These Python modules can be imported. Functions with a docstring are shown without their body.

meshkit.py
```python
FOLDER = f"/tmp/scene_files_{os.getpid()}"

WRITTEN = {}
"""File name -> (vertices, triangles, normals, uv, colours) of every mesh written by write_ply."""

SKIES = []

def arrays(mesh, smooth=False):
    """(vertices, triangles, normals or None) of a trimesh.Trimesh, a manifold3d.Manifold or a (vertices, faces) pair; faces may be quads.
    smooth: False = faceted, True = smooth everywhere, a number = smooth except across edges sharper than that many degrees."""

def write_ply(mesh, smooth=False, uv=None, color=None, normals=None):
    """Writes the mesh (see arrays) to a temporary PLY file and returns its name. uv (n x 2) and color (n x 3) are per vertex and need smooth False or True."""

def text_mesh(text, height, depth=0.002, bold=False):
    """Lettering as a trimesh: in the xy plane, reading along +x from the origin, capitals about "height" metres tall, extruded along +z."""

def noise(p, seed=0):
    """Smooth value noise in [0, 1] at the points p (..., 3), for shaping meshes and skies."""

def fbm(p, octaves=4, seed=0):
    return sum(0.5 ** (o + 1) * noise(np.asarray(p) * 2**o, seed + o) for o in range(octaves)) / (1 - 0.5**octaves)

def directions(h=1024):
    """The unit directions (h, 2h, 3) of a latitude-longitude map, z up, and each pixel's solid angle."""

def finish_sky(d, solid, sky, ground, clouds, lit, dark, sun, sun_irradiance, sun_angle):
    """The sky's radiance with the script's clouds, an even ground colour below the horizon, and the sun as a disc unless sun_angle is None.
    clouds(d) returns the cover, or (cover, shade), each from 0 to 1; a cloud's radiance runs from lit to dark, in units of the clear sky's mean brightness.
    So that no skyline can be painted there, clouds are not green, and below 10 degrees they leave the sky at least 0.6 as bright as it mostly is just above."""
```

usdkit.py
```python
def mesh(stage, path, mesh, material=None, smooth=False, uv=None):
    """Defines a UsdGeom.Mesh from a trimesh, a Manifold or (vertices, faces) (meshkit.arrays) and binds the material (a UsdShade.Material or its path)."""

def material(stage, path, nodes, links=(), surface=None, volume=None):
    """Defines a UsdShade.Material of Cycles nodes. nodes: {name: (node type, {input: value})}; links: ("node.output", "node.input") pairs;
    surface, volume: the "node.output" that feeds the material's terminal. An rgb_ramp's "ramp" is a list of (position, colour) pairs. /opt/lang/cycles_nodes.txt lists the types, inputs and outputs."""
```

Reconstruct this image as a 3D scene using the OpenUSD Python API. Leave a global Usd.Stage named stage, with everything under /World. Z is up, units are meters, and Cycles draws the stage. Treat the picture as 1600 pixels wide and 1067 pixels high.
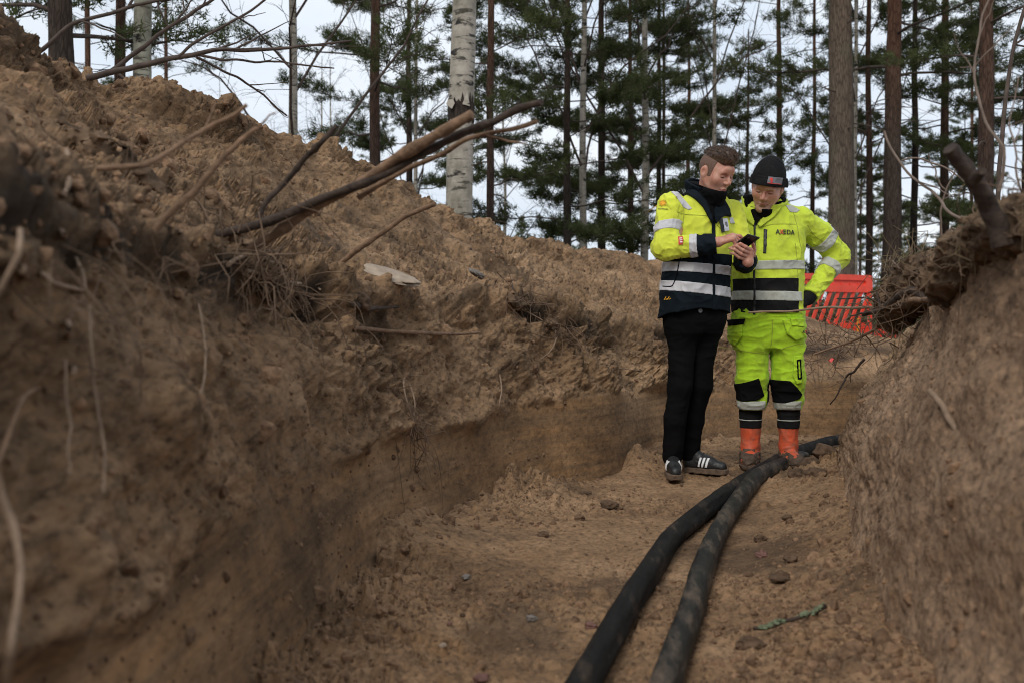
import math, random
import numpy as np, trimesh, usdkit, meshkit
from scipy.spatial import cKDTree
from scipy.interpolate import PchipInterpolator
import manifold3d as m3
from pxr import Usd, UsdGeom, UsdLux, UsdShade, Gf, Sdf, Vt

stage = Usd.Stage.CreateInMemory()
UsdGeom.SetStageUpAxis(stage, 'Z')
UsdGeom.SetStageMetersPerUnit(stage, 1.0)
UsdGeom.Xform.Define(stage, '/World')
UsdGeom.Scope.Define(stage, '/World/Looks')
RNG = np.random.default_rng(7)

# ---------------------------------------------------------------- camera, sky, sun, exposure
CAM_H, FPX, PITCH = 0.85, 1555.0, math.atan(28.5 / 1555.0)
EXPOSURE = 0.2
cam = UsdGeom.Camera.Define(stage, '/World/camera')
cam.AddTranslateOp().Set(Gf.Vec3d(0, 0, CAM_H))
cam.AddRotateXOp().Set(90.0 - math.degrees(PITCH))
cam.CreateHorizontalApertureAttr(36.0)
cam.CreateVerticalApertureAttr(24.0)
cam.CreateFocalLengthAttr(36.0 * FPX / 1600.0)
cam.CreateFStopAttr(3.2)
cam.CreateFocusDistanceAttr(5.5)
cam.CreateExposureAttr(EXPOSURE)
cam.CreateClippingRangeAttr(Gf.Vec2f(0.05, 5000))

SUN_EL, SUN_AZ = math.radians(42), math.radians(205)      # high thin sun above the overcast, from behind and to the left
def M(name, nodes, links=(), surface=None, volume=None):
    return usdkit.material(stage, '/World/Looks/' + name, nodes, links, surface, volume)
sky_mat = M('sky_light', {
    'sky': ('sky_texture', {'sky_type': 'single_scattering', 'sun_disc': False, 'sun_elevation': SUN_EL, 'sun_rotation': SUN_AZ, 'aerosol_density': 3.0}),
    'tc': ('texture_coordinate', {}),
    'mp': ('mapping', {'scale': (1.0, 1.0, 2.6)}),
    'n': ('noise_texture', {'scale': 2.2, 'detail': 6.0, 'roughness': 0.55, 'distortion': 0.3}),
    'r': ('rgb_ramp', {'ramp': [(0.30, (0.78, 0.78, 0.78)), (0.62, (1, 1, 1))]}),
    'n2': ('noise_texture', {'scale': 3.1, 'detail': 5.0, 'roughness': 0.5}),
    'c': ('rgb_ramp', {'ramp': [(0.32, (6.4, 7.3, 8.5)), (0.68, (8.6, 9.0, 9.5))]}),
    'm': ('mix', {'mix_type': 'mix'}),
    'bg': ('background_shader', {'strength': 0.1})},
    [('tc.generated', 'mp.vector'), ('mp.vector', 'n.vector'), ('mp.vector', 'n2.vector'), ('n.fac', 'r.fac'), ('n2.fac', 'c.fac'), ('r.color', 'm.fac'), ('sky.color', 'm.color1'), ('c.color', 'm.color2'), ('m.color', 'bg.color')],
    surface='bg.background')
dome = UsdLux.DomeLight.Define(stage, '/World/sky')
UsdShade.MaterialBindingAPI.Apply(dome.GetPrim()).Bind(sky_mat)
dome.GetPrim().SetCustomDataByKey('kind', 'structure')
sun = UsdLux.DistantLight.Define(stage, '/World/sun')
sun.CreateIntensityAttr(0.4); sun.CreateAngleAttr(24.0); sun.CreateColorAttr(Gf.Vec3f(1.0, 0.96, 0.9))
sun.GetPrim().CreateAttribute('inputs:normalize', Sdf.ValueTypeNames.Bool).Set(True)
sd = np.array([math.sin(SUN_AZ) * math.cos(SUN_EL), math.cos(SUN_AZ) * math.cos(SUN_EL), math.sin(SUN_EL)])   # towards the sun
sun.AddRotateXYZOp().Set(Gf.Vec3f(90 - math.degrees(SUN_EL), 0, -math.degrees(SUN_AZ) + 180))

# ---------------------------------------------------------------- helpers
_cf, _cu = np.array([0, math.cos(PITCH), -math.sin(PITCH)]), np.array([0, math.sin(PITCH), math.cos(PITCH)])
def P(px, py, d):
    """the point at distance d (along +y) on the line of sight through the photograph's pixel (px, py)"""
    r = _cf + (533.5 - py) / FPX * _cu + np.array([(px - 800) / FPX, 0, 0])
    return r / r[1] * d + np.array([0, 0, CAM_H])

_used = {}
def numbered(path):
    k = _used.get(path, -1) + 1
    _used[path] = k
    return path if k == 0 else f'{path}_{k:03d}'
def tag(o, label=None, cat=None, group=None, kind=None):
    p = o.GetPrim() if hasattr(o, 'GetPrim') else o
    for k, v in (('label', label), ('category', cat), ('group', group), ('kind', kind)):
        if v: p.SetCustomDataByKey(k, v)
    return p
def obj(name, mesh, mat, parent=None, smooth=40, label=None):
    base = (str(parent.GetPath()) if parent is not None else '/World') + '/' + name
    m = usdkit.mesh(stage, numbered(base), mesh, mat, smooth)
    if label: m.GetPrim().SetCustomDataByKey('label', label)
    return m.GetPrim()
def thing(name, label, cat, loc=(0, 0, 0), rotz=0, group=None, scale=None):
    x = UsdGeom.Xform.Define(stage, numbered('/World/' + name))
    x.AddTranslateOp().Set(Gf.Vec3d(*map(float, loc)))
    x.AddRotateZOp().Set(float(rotz))
    if scale is not None: x.AddScaleOp().Set(Gf.Vec3f(*([float(scale)] * 3 if np.ndim(scale) == 0 else map(float, scale))))
    tag(x, label, cat, group)
    return x.GetPrim()
def copy_of(root, label, loc, rotz=0, scale=None, group=None, cat=None):
    was = root.GetCustomData()
    r = thing(root.GetName().rstrip('0123456789').rstrip('_'), label, cat or was['category'], loc, rotz, group or was.get('group'), scale)
    # the parts only: the copy keeps its own place
    for c in root.GetChildren():
        k = stage.DefinePrim(r.GetPath().AppendChild(c.GetName()))
        k.GetReferences().AddInternalReference(c.GetPath())
    return r
def rotm(axis, deg):
    return trimesh.transformations.rotation_matrix(math.radians(deg), axis)[:3, :3]
Rx, Ry, Rz = (lambda d: rotm([1, 0, 0], d)), (lambda d: rotm([0, 1, 0], d)), (lambda d: rotm([0, 0, 1], d))
cat = trimesh.util.concatenate
noise, fbm = meshkit.noise, meshkit.fbm

def tube(points, radii, sides=7, bark=0.0, seed=0, cap=True):
    """a tapering tube along a polyline"""
    p = np.asarray(points, float); n = len(p)
    rad = np.atleast_1d(np.asarray(radii, float)); rad = np.interp(np.linspace(0, 1, n), np.linspace(0, 1, len(rad)), rad)
    t = np.gradient(p, axis=0); t /= np.linalg.norm(t, axis=1, keepdims=True) + 1e-12
    a = np.empty_like(p); ref = np.array([0, 0, 1.0]) if abs(t[0, 2]) < 0.9 else np.array([1.0, 0, 0])
    for i in range(n):
        u = np.cross(t[i], np.cross(ref, t[i])); u /= np.linalg.norm(u) + 1e-12
        a[i] = u; ref = u
    b = np.cross(t, a); ang = np.arange(sides) * 2 * np.pi / sides
    dirs = np.cos(ang)[None, :, None] * a[:, None] + np.sin(ang)[None, :, None] * b[:, None]
    r = rad[:, None] * np.ones((1, sides))
    if bark:
        r = r * (1 + bark * (2 * noise(np.stack([np.repeat(np.arange(n)[:, None] * 0.7, sides, 1), np.cos(ang)[None] * 2.2 + np.zeros((n, 1)), np.sin(ang)[None] * 2.2 + np.zeros((n, 1))], -1), seed) - 1))
    v = (p[:, None] + r[..., None] * dirs).reshape(-1, 3)
    i, j = np.meshgrid(np.arange(n - 1), np.arange(sides), indexing='ij')
    q = np.stack([i * sides + j, i * sides + (j + 1) % sides, (i + 1) * sides + (j + 1) % sides, (i + 1) * sides + j], -1).reshape(-1, 4)
    f = np.vstack([q[:, [0, 1, 2]], q[:, [0, 2, 3]]])
    if cap:
        v = np.vstack([v, p[0], p[-1]]); k = len(v)
        jj = np.arange(sides)
        f = np.vstack([f, np.stack([np.full(sides, k - 2), (jj + 1) % sides, jj], 1), np.stack([np.full(sides, k - 1), (n - 1) * sides + jj, (n - 1) * sides + (jj + 1) % sides], 1)])
    return trimesh.Trimesh(v, f, process=False)
def smoothline(pts, n, wob=0.0, seed=0):
    """a smooth polyline of n points through pts, with a little wobble"""
    p = np.asarray(pts, float)
    s = np.r_[0, np.cumsum(np.linalg.norm(np.diff(p, axis=0), axis=1))]
    q = PchipInterpolator(s, p, axis=0)(np.linspace(0, s[-1], n)) if len(p) > 2 else p[0] + (p[1] - p[0]) * np.linspace(0, 1, n)[:, None]
    if wob:
        x = np.linspace(0, s[-1], n)
        f = 5.0 / max(s[-1], 1e-6) if s[-1] < 2 else 2.0
        for k in range(3):
            q[:, k] += wob * (2 * fbm(np.stack([x * f, np.full(n, 7.3 * k), np.full(n, 0.37)], 1), 3, seed + k) - 1)
    return q

# ---------------------------------------------------------------- surfaces from distance functions
def cap(a, b, ra, rb=None):
    a, b = np.asarray(a, float), np.asarray(b, float); rb = ra if rb is None else rb
    def f(p):
        d = b - a; t = np.clip((p - a) @ d / max(d @ d, 1e-12), 0, 1)
        return np.linalg.norm(p - a - t[:, None] * d, axis=1) - (ra + (rb - ra) * t)
    return f
def ell(c, r, R=None):
    c, r = np.asarray(c, float), np.asarray(r, float)
    def f(p):
        q = p - c
        if R is not None: q = q @ R
        k0 = np.linalg.norm(q / r, axis=1); k1 = np.linalg.norm(q / r**2, axis=1)
        return k0 * (k0 - 1) / np.maximum(k1, 1e-9)
    return f
def rbox(c, h, r, R=None):
    c, h = np.asarray(c, float), np.asarray(h, float)
    def f(p):
        q = p - c
        if R is not None: q = q @ R
        d = np.abs(q) - (h - r)
        return np.linalg.norm(np.maximum(d, 0), axis=1) + np.minimum(d.max(1), 0) - r
    return f
def smin(a, b, k):
    h = np.maximum(k - np.abs(a - b), 0) / k
    return np.minimum(a, b) - h * h * k * 0.25
def union(fs, k=0.0):
    def f(p):
        d = fs[0](p)
        for g in fs[1:]: d = smin(d, g(p), k) if k else np.minimum(d, g(p))
        return d
    return f
def inter(*fs):
    return lambda p: np.maximum.reduce([g(p) for g in fs])
def grow(f, e):
    return lambda p: f(p) - e
def cut(f, g, k=0.004):
    return lambda p: -smin(-f(p), g(p), k)
def chain(pts, rs, k=0.006):
    return union([cap(pts[i], pts[i + 1], rs[i], rs[i + 1]) for i in range(len(pts) - 1)], k)
def stack(zs, cs, rxs, rys, yaw=0.0, e=2.3):
    """elliptical rings stacked along z (cs: centres x, y)"""
    zs = np.asarray(zs, float); C, X, Y = (PchipInterpolator(zs, np.asarray(v, float)) for v in (cs, rxs, rys))
    cy, sy = math.cos(math.radians(yaw)), math.sin(math.radians(yaw))
    def f(p):
        z = np.clip(p[:, 2], zs[0], zs[-1]); c, rx, ry = C(z), X(z), Y(z)
        q = p[:, :2] - c
        u, v = q[:, 0] * cy + q[:, 1] * sy, -q[:, 0] * sy + q[:, 1] * cy
        k = (np.abs(u / rx)**e + np.abs(v / ry)**e)**(1 / e)
        d = (k - 1) * np.minimum(rx, ry)
        dz = np.maximum(zs[0] - p[:, 2], p[:, 2] - zs[-1])
        return np.where(dz > 0, np.sqrt(np.maximum(d, 0)**2 + np.maximum(dz, 0)**2), d)
    return f
def poly2(pts):
    """signed distance to a polygon in the x-z plane (metres), extruded along y"""
    v = np.asarray(pts, float)
    def f(p):
        q = p[:, [0, 2]]; d = np.full(len(q), 1e9); s = np.zeros(len(q), bool)
        for i in range(len(v)):
            a, b = v[i], v[i - 1]; e = b - a; w = q - a
            t = np.clip(w @ e / max(e @ e, 1e-12), 0, 1)
            d = np.minimum(d, ((w - t[:, None] * e)**2).sum(1))
            c = ((a[1] > q[:, 1]) != (b[1] > q[:, 1]))
            with np.errstate(divide='ignore', invalid='ignore'):
                s ^= c & (q[:, 0] < (b[0] - a[0]) * (q[:, 1] - a[1]) / (b[1] - a[1]) + a[0])
        return np.where(s, -1, 1) * np.sqrt(d)
    return f
def plane(n, d):
    n = np.asarray(n, float)
    return lambda p: p @ n - d                     # negative where n.p < d
def creases(f, amp, scale, seed, squash=(1, 1, 1)):
    """cloth folds: ridged noise on a distance function"""
    sq = np.asarray(squash, float) * scale
    def g(p):
        d = f(p)
        m = np.abs(d) < 0.06
        if m.any():
            q = p[m] * sq
            w = q + 0.9 * (np.stack([noise(q * 0.6, seed + 11), noise(q * 0.6, seed + 12), noise(q * 0.6, seed + 13)], 1) - 0.5)
            n1 = 1 - np.abs(2 * noise(w, seed) - 1)
            n2 = 1 - np.abs(2 * noise(w * 2.1, seed + 5) - 1)
            d = d.copy(); d[m] += amp * (0.75 - n1**2) + 0.45 * amp * (0.6 - n2**2)
        return d
    return g
def nets(f, lo, hi, h):
    """surface nets of f < 0 inside the box"""
    lo, hi = np.asarray(lo, float), np.asarray(hi, float); B = 4
    n = (np.ceil((hi - lo) / h / B).astype(int)) * B + 1
    ax = [lo[k] + h * np.arange(n[k]) for k in range(3)]
    g = np.stack(np.meshgrid(*[a[::B] for a in ax], indexing='ij'), -1)
    C = f(g.reshape(-1, 3)).reshape(g.shape[:3])
    near = [np.minimum((np.arange(n[k]) + B // 2) // B, C.shape[k] - 1) for k in range(3)]
    V = C[np.ix_(*near)].astype(np.float32)
    idx = np.argwhere(np.abs(V) < B * h * 1.9)
    V[tuple(idx.T)] = f(lo + idx * h)
    for k in range(3):                              # closed at the box
        s = [slice(None)] * 3
        for e in (0, -1): s[k] = e; V[tuple(s)] = np.maximum(V[tuple(s)], 1e-4)
    ins = V < 0
    cells, pos, quads = [], [], []
    nc = n
    lin = lambda ijk: (ijk[..., 0] * nc[1] + ijk[..., 1]) * nc[2] + ijk[..., 2]
    for k in range(3):
        a = [slice(None)] * 3; b = [slice(None)] * 3; a[k], b[k] = slice(0, -1), slice(1, None)
        e = np.argwhere(ins[tuple(a)] != ins[tuple(b)])
        if not len(e): continue
        e2 = e.copy(); e2[:, k] += 1
        v0, v1 = V[tuple(e.T)], V[tuple(e2.T)]
        t = v0 / (v0 - v1)
        x = lo + e * h; x[:, k] += t * h
        u, w = (k + 1) % 3, (k + 2) % 3
        four = []
        for du, dw in ((0, 0), (1, 0), (1, 1), (0, 1)):
            c = e.copy(); c[:, u] -= du; c[:, w] -= dw; four.append(lin(c))
        four = np.stack(four, 1)
        cells.append(four.ravel()); pos.append(np.repeat(x, 4, axis=0))
        flip = v0 > 0
        quads.append(np.where(flip[:, None], four[:, [0, 1, 2, 3]][:, ::-1][:, [0, 1, 2, 3]], four))
    if not cells: raise ValueError('empty surface')
    cells, pos, quads = np.concatenate(cells), np.concatenate(pos), np.concatenate(quads)
    u, inv = np.unique(cells, return_inverse=True)
    cnt = np.bincount(inv)
    v = np.stack([np.bincount(inv, pos[:, k]) / cnt for k in range(3)], 1)
    q = np.searchsorted(u, quads)
    # the corner cells run (0,0),(-1,0),(-1,-1),(0,-1): outward for an edge that leaves the inside
    fcs = np.vstack([q[:, [0, 1, 2]], q[:, [0, 2, 3]]])
    m = trimesh.Trimesh(v, fcs, process=False)
    if m.volume < 0: m.invert()
    return m
def project(mesh, f, y0=-0.7, lift=0.002):
    """lays a thin flat decal (in x-z, thickness along y) on the surface that f describes, seen from -y"""
    v = np.array(mesh.vertices); p = v.copy(); p[:, 1] = y0
    for _ in range(60): p[:, 1] += np.clip(f(p), -0.02, 0.05) * 0.85
    v[:, 1] = p[:, 1] - lift + v[:, 1]
    return trimesh.Trimesh(v, mesh.faces, process=False)
# ---------------------------------------------------------------- materials
def cloth(name, col, dirt=0.0, dirt_col=(0.10, 0.075, 0.05), rough=0.85, weave=900.0, bump=0.25, sheen=0.08, scale=9.0, var=0.12, spec=0.2):
    c = np.array(col)
    nodes = {'g': ('texture_coordinate', {}), 'n': ('noise_texture', {'scale': scale, 'detail': 5.0, 'roughness': 0.62}),
             'r': ('rgb_ramp', {'ramp': [(0.3, tuple(c * (1 - var))), (0.7, tuple(np.minimum(c * (1 + var * 0.6), 0.95)))]}),
             'n2': ('noise_texture', {'scale': scale * 1.7, 'detail': 7.0, 'roughness': 0.68, 'distortion': 0.6}),
             'r2': ('rgb_ramp', {'ramp': [(0.47, (0, 0, 0)), (0.72, (dirt, dirt, dirt))]}),
             'm': ('mix', {'mix_type': 'mix', 'color2': dirt_col}),
             'w': ('noise_texture', {'scale': weave, 'detail': 1.0}),
             'b': ('bump', {'strength': bump, 'distance': 0.0015}),
             'p': ('principled_bsdf', {'roughness': rough, 'sheen_weight': sheen, 'sheen_roughness': 0.5, 'specular_ior_level': spec})}
    return M(name, nodes, [('g.object', 'n.vector'), ('g.object', 'n2.vector'), ('g.object', 'w.vector'), ('n.fac', 'r.fac'), ('n2.fac', 'r2.fac'), ('r2.color', 'm.fac'), ('r.color', 'm.color1'), ('m.color', 'p.base_color'), ('w.fac', 'b.height'), ('b.normal', 'p.normal')], 'p.BSDF')
def plain(name, col, rough=0.6, spec=0.4, var=0.1, scale=14.0, bump=0.0, bscale=60.0, metallic=0.0, **kw):
    c = np.array(col)
    return M(name, {'g': ('texture_coordinate', {}), 'n': ('noise_texture', {'scale': scale, 'detail': 5.0, 'roughness': 0.6}),
                    'r': ('rgb_ramp', {'ramp': [(0.3, tuple(c * (1 - var))), (0.7, tuple(np.minimum(c * (1 + var), 0.97)))]}),
                    'w': ('noise_texture', {'scale': bscale, 'detail': 4.0}), 'b': ('bump', {'strength': bump, 'distance': 0.01}),
                    'p': ('principled_bsdf', {'roughness': rough, 'specular_ior_level': spec, 'metallic': metallic, **kw})},
             [('g.object', 'n.vector'), ('g.object', 'w.vector'), ('n.fac', 'r.fac'), ('r.color', 'p.base_color'), ('w.fac', 'b.height')] + ([('b.normal', 'p.normal')] if bump else []), 'p.BSDF')
HIVIS = (0.58, 0.63, 0.055)
MT = {}
MT['hivis'] = cloth('hivis_yellow_cloth', HIVIS, 0.10)
MT['hivis_worn'] = cloth('worn_hivis_cloth', (0.50, 0.61, 0.045), 0.45, (0.22, 0.20, 0.06))
MT['hivis_green'] = cloth('hivis_trouser_cloth', (0.37, 0.58, 0.022), 0.5, (0.16, 0.17, 0.03))
MT['navy'] = cloth('navy_cloth', (0.0055, 0.0095, 0.0135), 0.10, (0.03, 0.028, 0.026), var=0.25, sheen=0.0, spec=0.10)
MT['black'] = cloth('black_cloth', (0.005, 0.005, 0.0053), 0.10, (0.016, 0.014, 0.012), var=0.3, sheen=0.0, spec=0.05)
MT['charcoal'] = cloth('charcoal_cloth', (0.0105, 0.0105, 0.011), 0.2, (0.045, 0.036, 0.028), var=0.25, sheen=0.0, spec=0.08)
MT['reflect'] = cloth('reflective_tape', (0.50, 0.49, 0.50), 0.12, (0.2, 0.18, 0.16), rough=0.5, weave=400, sheen=0.0)
MT['reflect_dirty'] = cloth('dirty_reflective_tape', (0.40, 0.41, 0.36), 0.5, (0.20, 0.17, 0.11), rough=0.55, weave=400, sheen=0.0)
MT['skin'] = M('skin', {'g': ('texture_coordinate', {}), 'n': ('noise_texture', {'scale': 26.0, 'detail': 7.0, 'roughness': 0.65}),
    'r': ('rgb_ramp', {'ramp': [(0.30, (0.50, 0.29, 0.21)), (0.52, (0.44, 0.21, 0.148)), (0.72, (0.35, 0.135, 0.092))]}),
    'p': ('principled_bsdf', {'roughness': 0.5, 'subsurface_weight': 0.12, 'subsurface_scale': 0.006, 'specular_ior_level': 0.35})},
    [('g.object', 'n.vector'), ('n.fac', 'r.fac'), ('r.color', 'p.base_color')], 'p.BSDF')
MT['lips'] = plain('lip_skin', (0.42, 0.16, 0.13), 0.45)
MT['stubble'] = plain('stubble_skin', (0.33, 0.185, 0.125), 0.6, scale=60)
MT['hair'] = M('brown_hair', {'g': ('texture_coordinate', {}), 'mp': ('mapping', {'scale': (190, 30, 60)}), 'n': ('noise_texture', {'scale': 1.0, 'detail': 3.0}),
    'r': ('rgb_ramp', {'ramp': [(0.3, (0.018, 0.010, 0.0065)), (0.7, (0.105, 0.060, 0.037))]}),
    'b': ('bump', {'strength': 0.6, 'distance': 0.002}),
    'p': ('principled_bsdf', {'roughness': 0.5, 'specular_ior_level': 0.4})},
    [('g.object', 'mp.vector'), ('mp.vector', 'n.vector'), ('n.fac', 'r.fac'), ('r.color', 'p.base_color'), ('n.fac', 'b.height'), ('b.normal', 'p.normal')], 'p.BSDF')
MT['fade'] = plain('cropped_hair', (0.115, 0.064, 0.043), 0.7, scale=150, var=0.35)
MT['brow'] = plain('eyebrow_hair', (0.07, 0.038, 0.024), 0.7)
MT['eye'] = plain('eye_dark', (0.02, 0.014, 0.012), 0.3)
MT['rubber'] = plain('black_rubber', (0.018, 0.018, 0.019), 0.5, 0.4)
MT['phone'] = plain('phone_black', (0.008, 0.008, 0.009), 0.25, 0.5)
MT['screen'] = plain('phone_glass', (0.02, 0.022, 0.025), 0.08, 0.5)
MT['zip'] = plain('zip_black', (0.008, 0.008, 0.008), 0.5)
MT['white'] = plain('white_print', (0.75, 0.75, 0.74), 0.6)
MT['white_vinyl'] = plain('badge_plastic', (0.55, 0.55, 0.58), 0.3)
MT['grey'] = plain('grey_print', (0.13, 0.13, 0.14), 0.6)
MT['red'] = plain('red_print', (0.50, 0.035, 0.03), 0.6)
MT['ink'] = plain('black_print', (0.012, 0.012, 0.012), 0.6)
MT['amber'] = plain('amber_print', (0.75, 0.36, 0.02), 0.6)
MT['shoe'] = plain('black_leather', (0.012, 0.012, 0.012), 0.5, 0.45, bump=0.1)
MT['sole'] = plain('muddy_sole', (0.10, 0.065, 0.042), 0.85, var=0.4, scale=40)
MT['mud'] = plain('wet_mud', (0.072, 0.047, 0.03), 0.75, 0.35, var=0.4, scale=35, bump=0.5, bscale=120)
MT['boot'] = M('orange_rubber', {'g': ('texture_coordinate', {}), 'n': ('noise_texture', {'scale': 26.0, 'detail': 6.0, 'roughness': 0.68}),
    'r': ('rgb_ramp', {'ramp': [(0.42, (0, 0, 0)), (0.7, (0.8, 0.8, 0.8))]}), 'm': ('mix', {'color1': (0.56, 0.085, 0.032), 'color2': (0.17, 0.095, 0.062)}),
    'p': ('principled_bsdf', {'roughness': 0.55, 'specular_ior_level': 0.35})},
    [('g.object', 'n.vector'), ('n.fac', 'r.fac'), ('r.color', 'm.fac'), ('m.color', 'p.base_color')], 'p.BSDF')
MT['seam'] = plain('seam_thread', (0.26, 0.30, 0.03), 0.8)
# ---------------------------------------------------------------- soil materials
def soil(name, dark, mid, light, bump=0.85, rough=0.95, bs=48.0, ay=1.0):
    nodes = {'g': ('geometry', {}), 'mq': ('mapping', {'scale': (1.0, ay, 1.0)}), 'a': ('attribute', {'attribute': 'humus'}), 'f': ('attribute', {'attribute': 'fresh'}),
             'n': ('noise_texture', {'scale': 1.7, 'detail': 9.0, 'roughness': 0.66, 'distortion': 0.2}),
             'r': ('rgb_ramp', {'ramp': [(0.30, dark), (0.50, mid), (0.70, light)]}),
             'n3': ('noise_texture', {'scale': 42.0, 'detail': 6.0, 'roughness': 0.72}),
             'r3': ('rgb_ramp', {'ramp': [(0.34, (0.36, 0.345, 0.33)), (0.48, (0.92, 0.92, 0.92)), (0.68, (1.36, 1.33, 1.28))]}),
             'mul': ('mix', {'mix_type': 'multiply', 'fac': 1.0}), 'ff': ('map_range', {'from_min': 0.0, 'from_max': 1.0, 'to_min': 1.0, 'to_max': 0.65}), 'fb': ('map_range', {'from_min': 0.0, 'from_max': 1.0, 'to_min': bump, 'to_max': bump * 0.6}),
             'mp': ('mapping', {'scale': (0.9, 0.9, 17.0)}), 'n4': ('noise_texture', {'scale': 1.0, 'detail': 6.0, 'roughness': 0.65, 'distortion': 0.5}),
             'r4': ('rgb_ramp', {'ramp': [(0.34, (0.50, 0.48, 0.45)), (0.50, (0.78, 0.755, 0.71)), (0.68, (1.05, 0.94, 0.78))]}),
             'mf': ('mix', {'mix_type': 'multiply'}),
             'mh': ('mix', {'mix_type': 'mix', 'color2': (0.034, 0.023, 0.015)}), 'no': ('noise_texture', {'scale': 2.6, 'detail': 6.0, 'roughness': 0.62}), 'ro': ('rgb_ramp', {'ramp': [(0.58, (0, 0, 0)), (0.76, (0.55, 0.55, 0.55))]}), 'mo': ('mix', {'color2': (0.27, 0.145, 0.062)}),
             'nb': ('noise_texture', {'scale': bs, 'detail': 9.0, 'roughness': 0.7}),
             'b': ('bump', {'strength': bump, 'distance': 0.02}),
             'p': ('principled_bsdf', {'roughness': rough, 'specular_ior_level': 0.22})}
    return M(name, nodes, [('g.position', 'n.vector'), ('g.position', 'mq.vector'), ('mq.vector', 'n3.vector'), ('g.position', 'mp.vector'), ('mp.vector', 'n4.vector'), ('mq.vector', 'nb.vector'), ('n.fac', 'r.fac'), ('n3.fac', 'r3.fac'), ('n4.fac', 'r4.fac'),
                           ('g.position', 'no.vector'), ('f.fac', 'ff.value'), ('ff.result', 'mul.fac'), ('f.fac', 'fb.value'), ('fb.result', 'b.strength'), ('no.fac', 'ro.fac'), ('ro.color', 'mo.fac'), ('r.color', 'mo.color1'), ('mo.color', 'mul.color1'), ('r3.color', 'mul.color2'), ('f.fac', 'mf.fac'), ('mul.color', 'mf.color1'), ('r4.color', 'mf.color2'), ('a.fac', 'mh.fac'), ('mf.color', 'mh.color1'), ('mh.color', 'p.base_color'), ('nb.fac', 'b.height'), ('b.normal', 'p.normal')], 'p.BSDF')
MT['soil'] = soil('sandy_soil', (0.106, 0.064, 0.035), (0.230, 0.142, 0.078), (0.345, 0.224, 0.132), ay=.34)
MT['soil_dry'] = soil('dry_sandy_soil', (0.145, 0.090, 0.053), (0.275, 0.176, 0.108), (0.38, 0.255, 0.162), ay=.7)  # sandy soil painted lighter: sky light on the right bank put into the colour
MT['floor'] = soil('trodden_sand', (0.118, 0.070, 0.038), (0.245, 0.149, 0.081), (0.345, 0.220, 0.127), bump=0.7)
MT['litter'] = plain('forest_litter', (0.085, 0.068, 0.042), 0.95, 0.2, var=0.6, scale=2.5, bump=0.8, bscale=14)
MT['clod'] = M('soil_clod', {'o': ('object_info', {}), 'g': ('geometry', {}), 'n': ('noise_texture', {'scale': 60.0, 'detail': 5.0}), 'r': ('rgb_ramp', {'ramp': [(0.3, (0.10, 0.059, 0.035)), (0.7, (0.26, 0.158, 0.092))]}),
    'rr': ('rgb_ramp', {'ramp': [(0.0, (0.60, 0.60, 0.60)), (1.0, (1.15, 1.15, 1.15))]}), 'm': ('mix', {'mix_type': 'multiply', 'fac': 1.0}), 'p': ('principled_bsdf', {'roughness': 0.95, 'specular_ior_level': 0.2})},
    [('g.position', 'n.vector'), ('n.fac', 'r.fac'), ('o.random', 'rr.fac'), ('r.color', 'm.color1'), ('rr.color', 'm.color2'), ('m.color', 'p.base_color')], 'p.BSDF')

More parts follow.
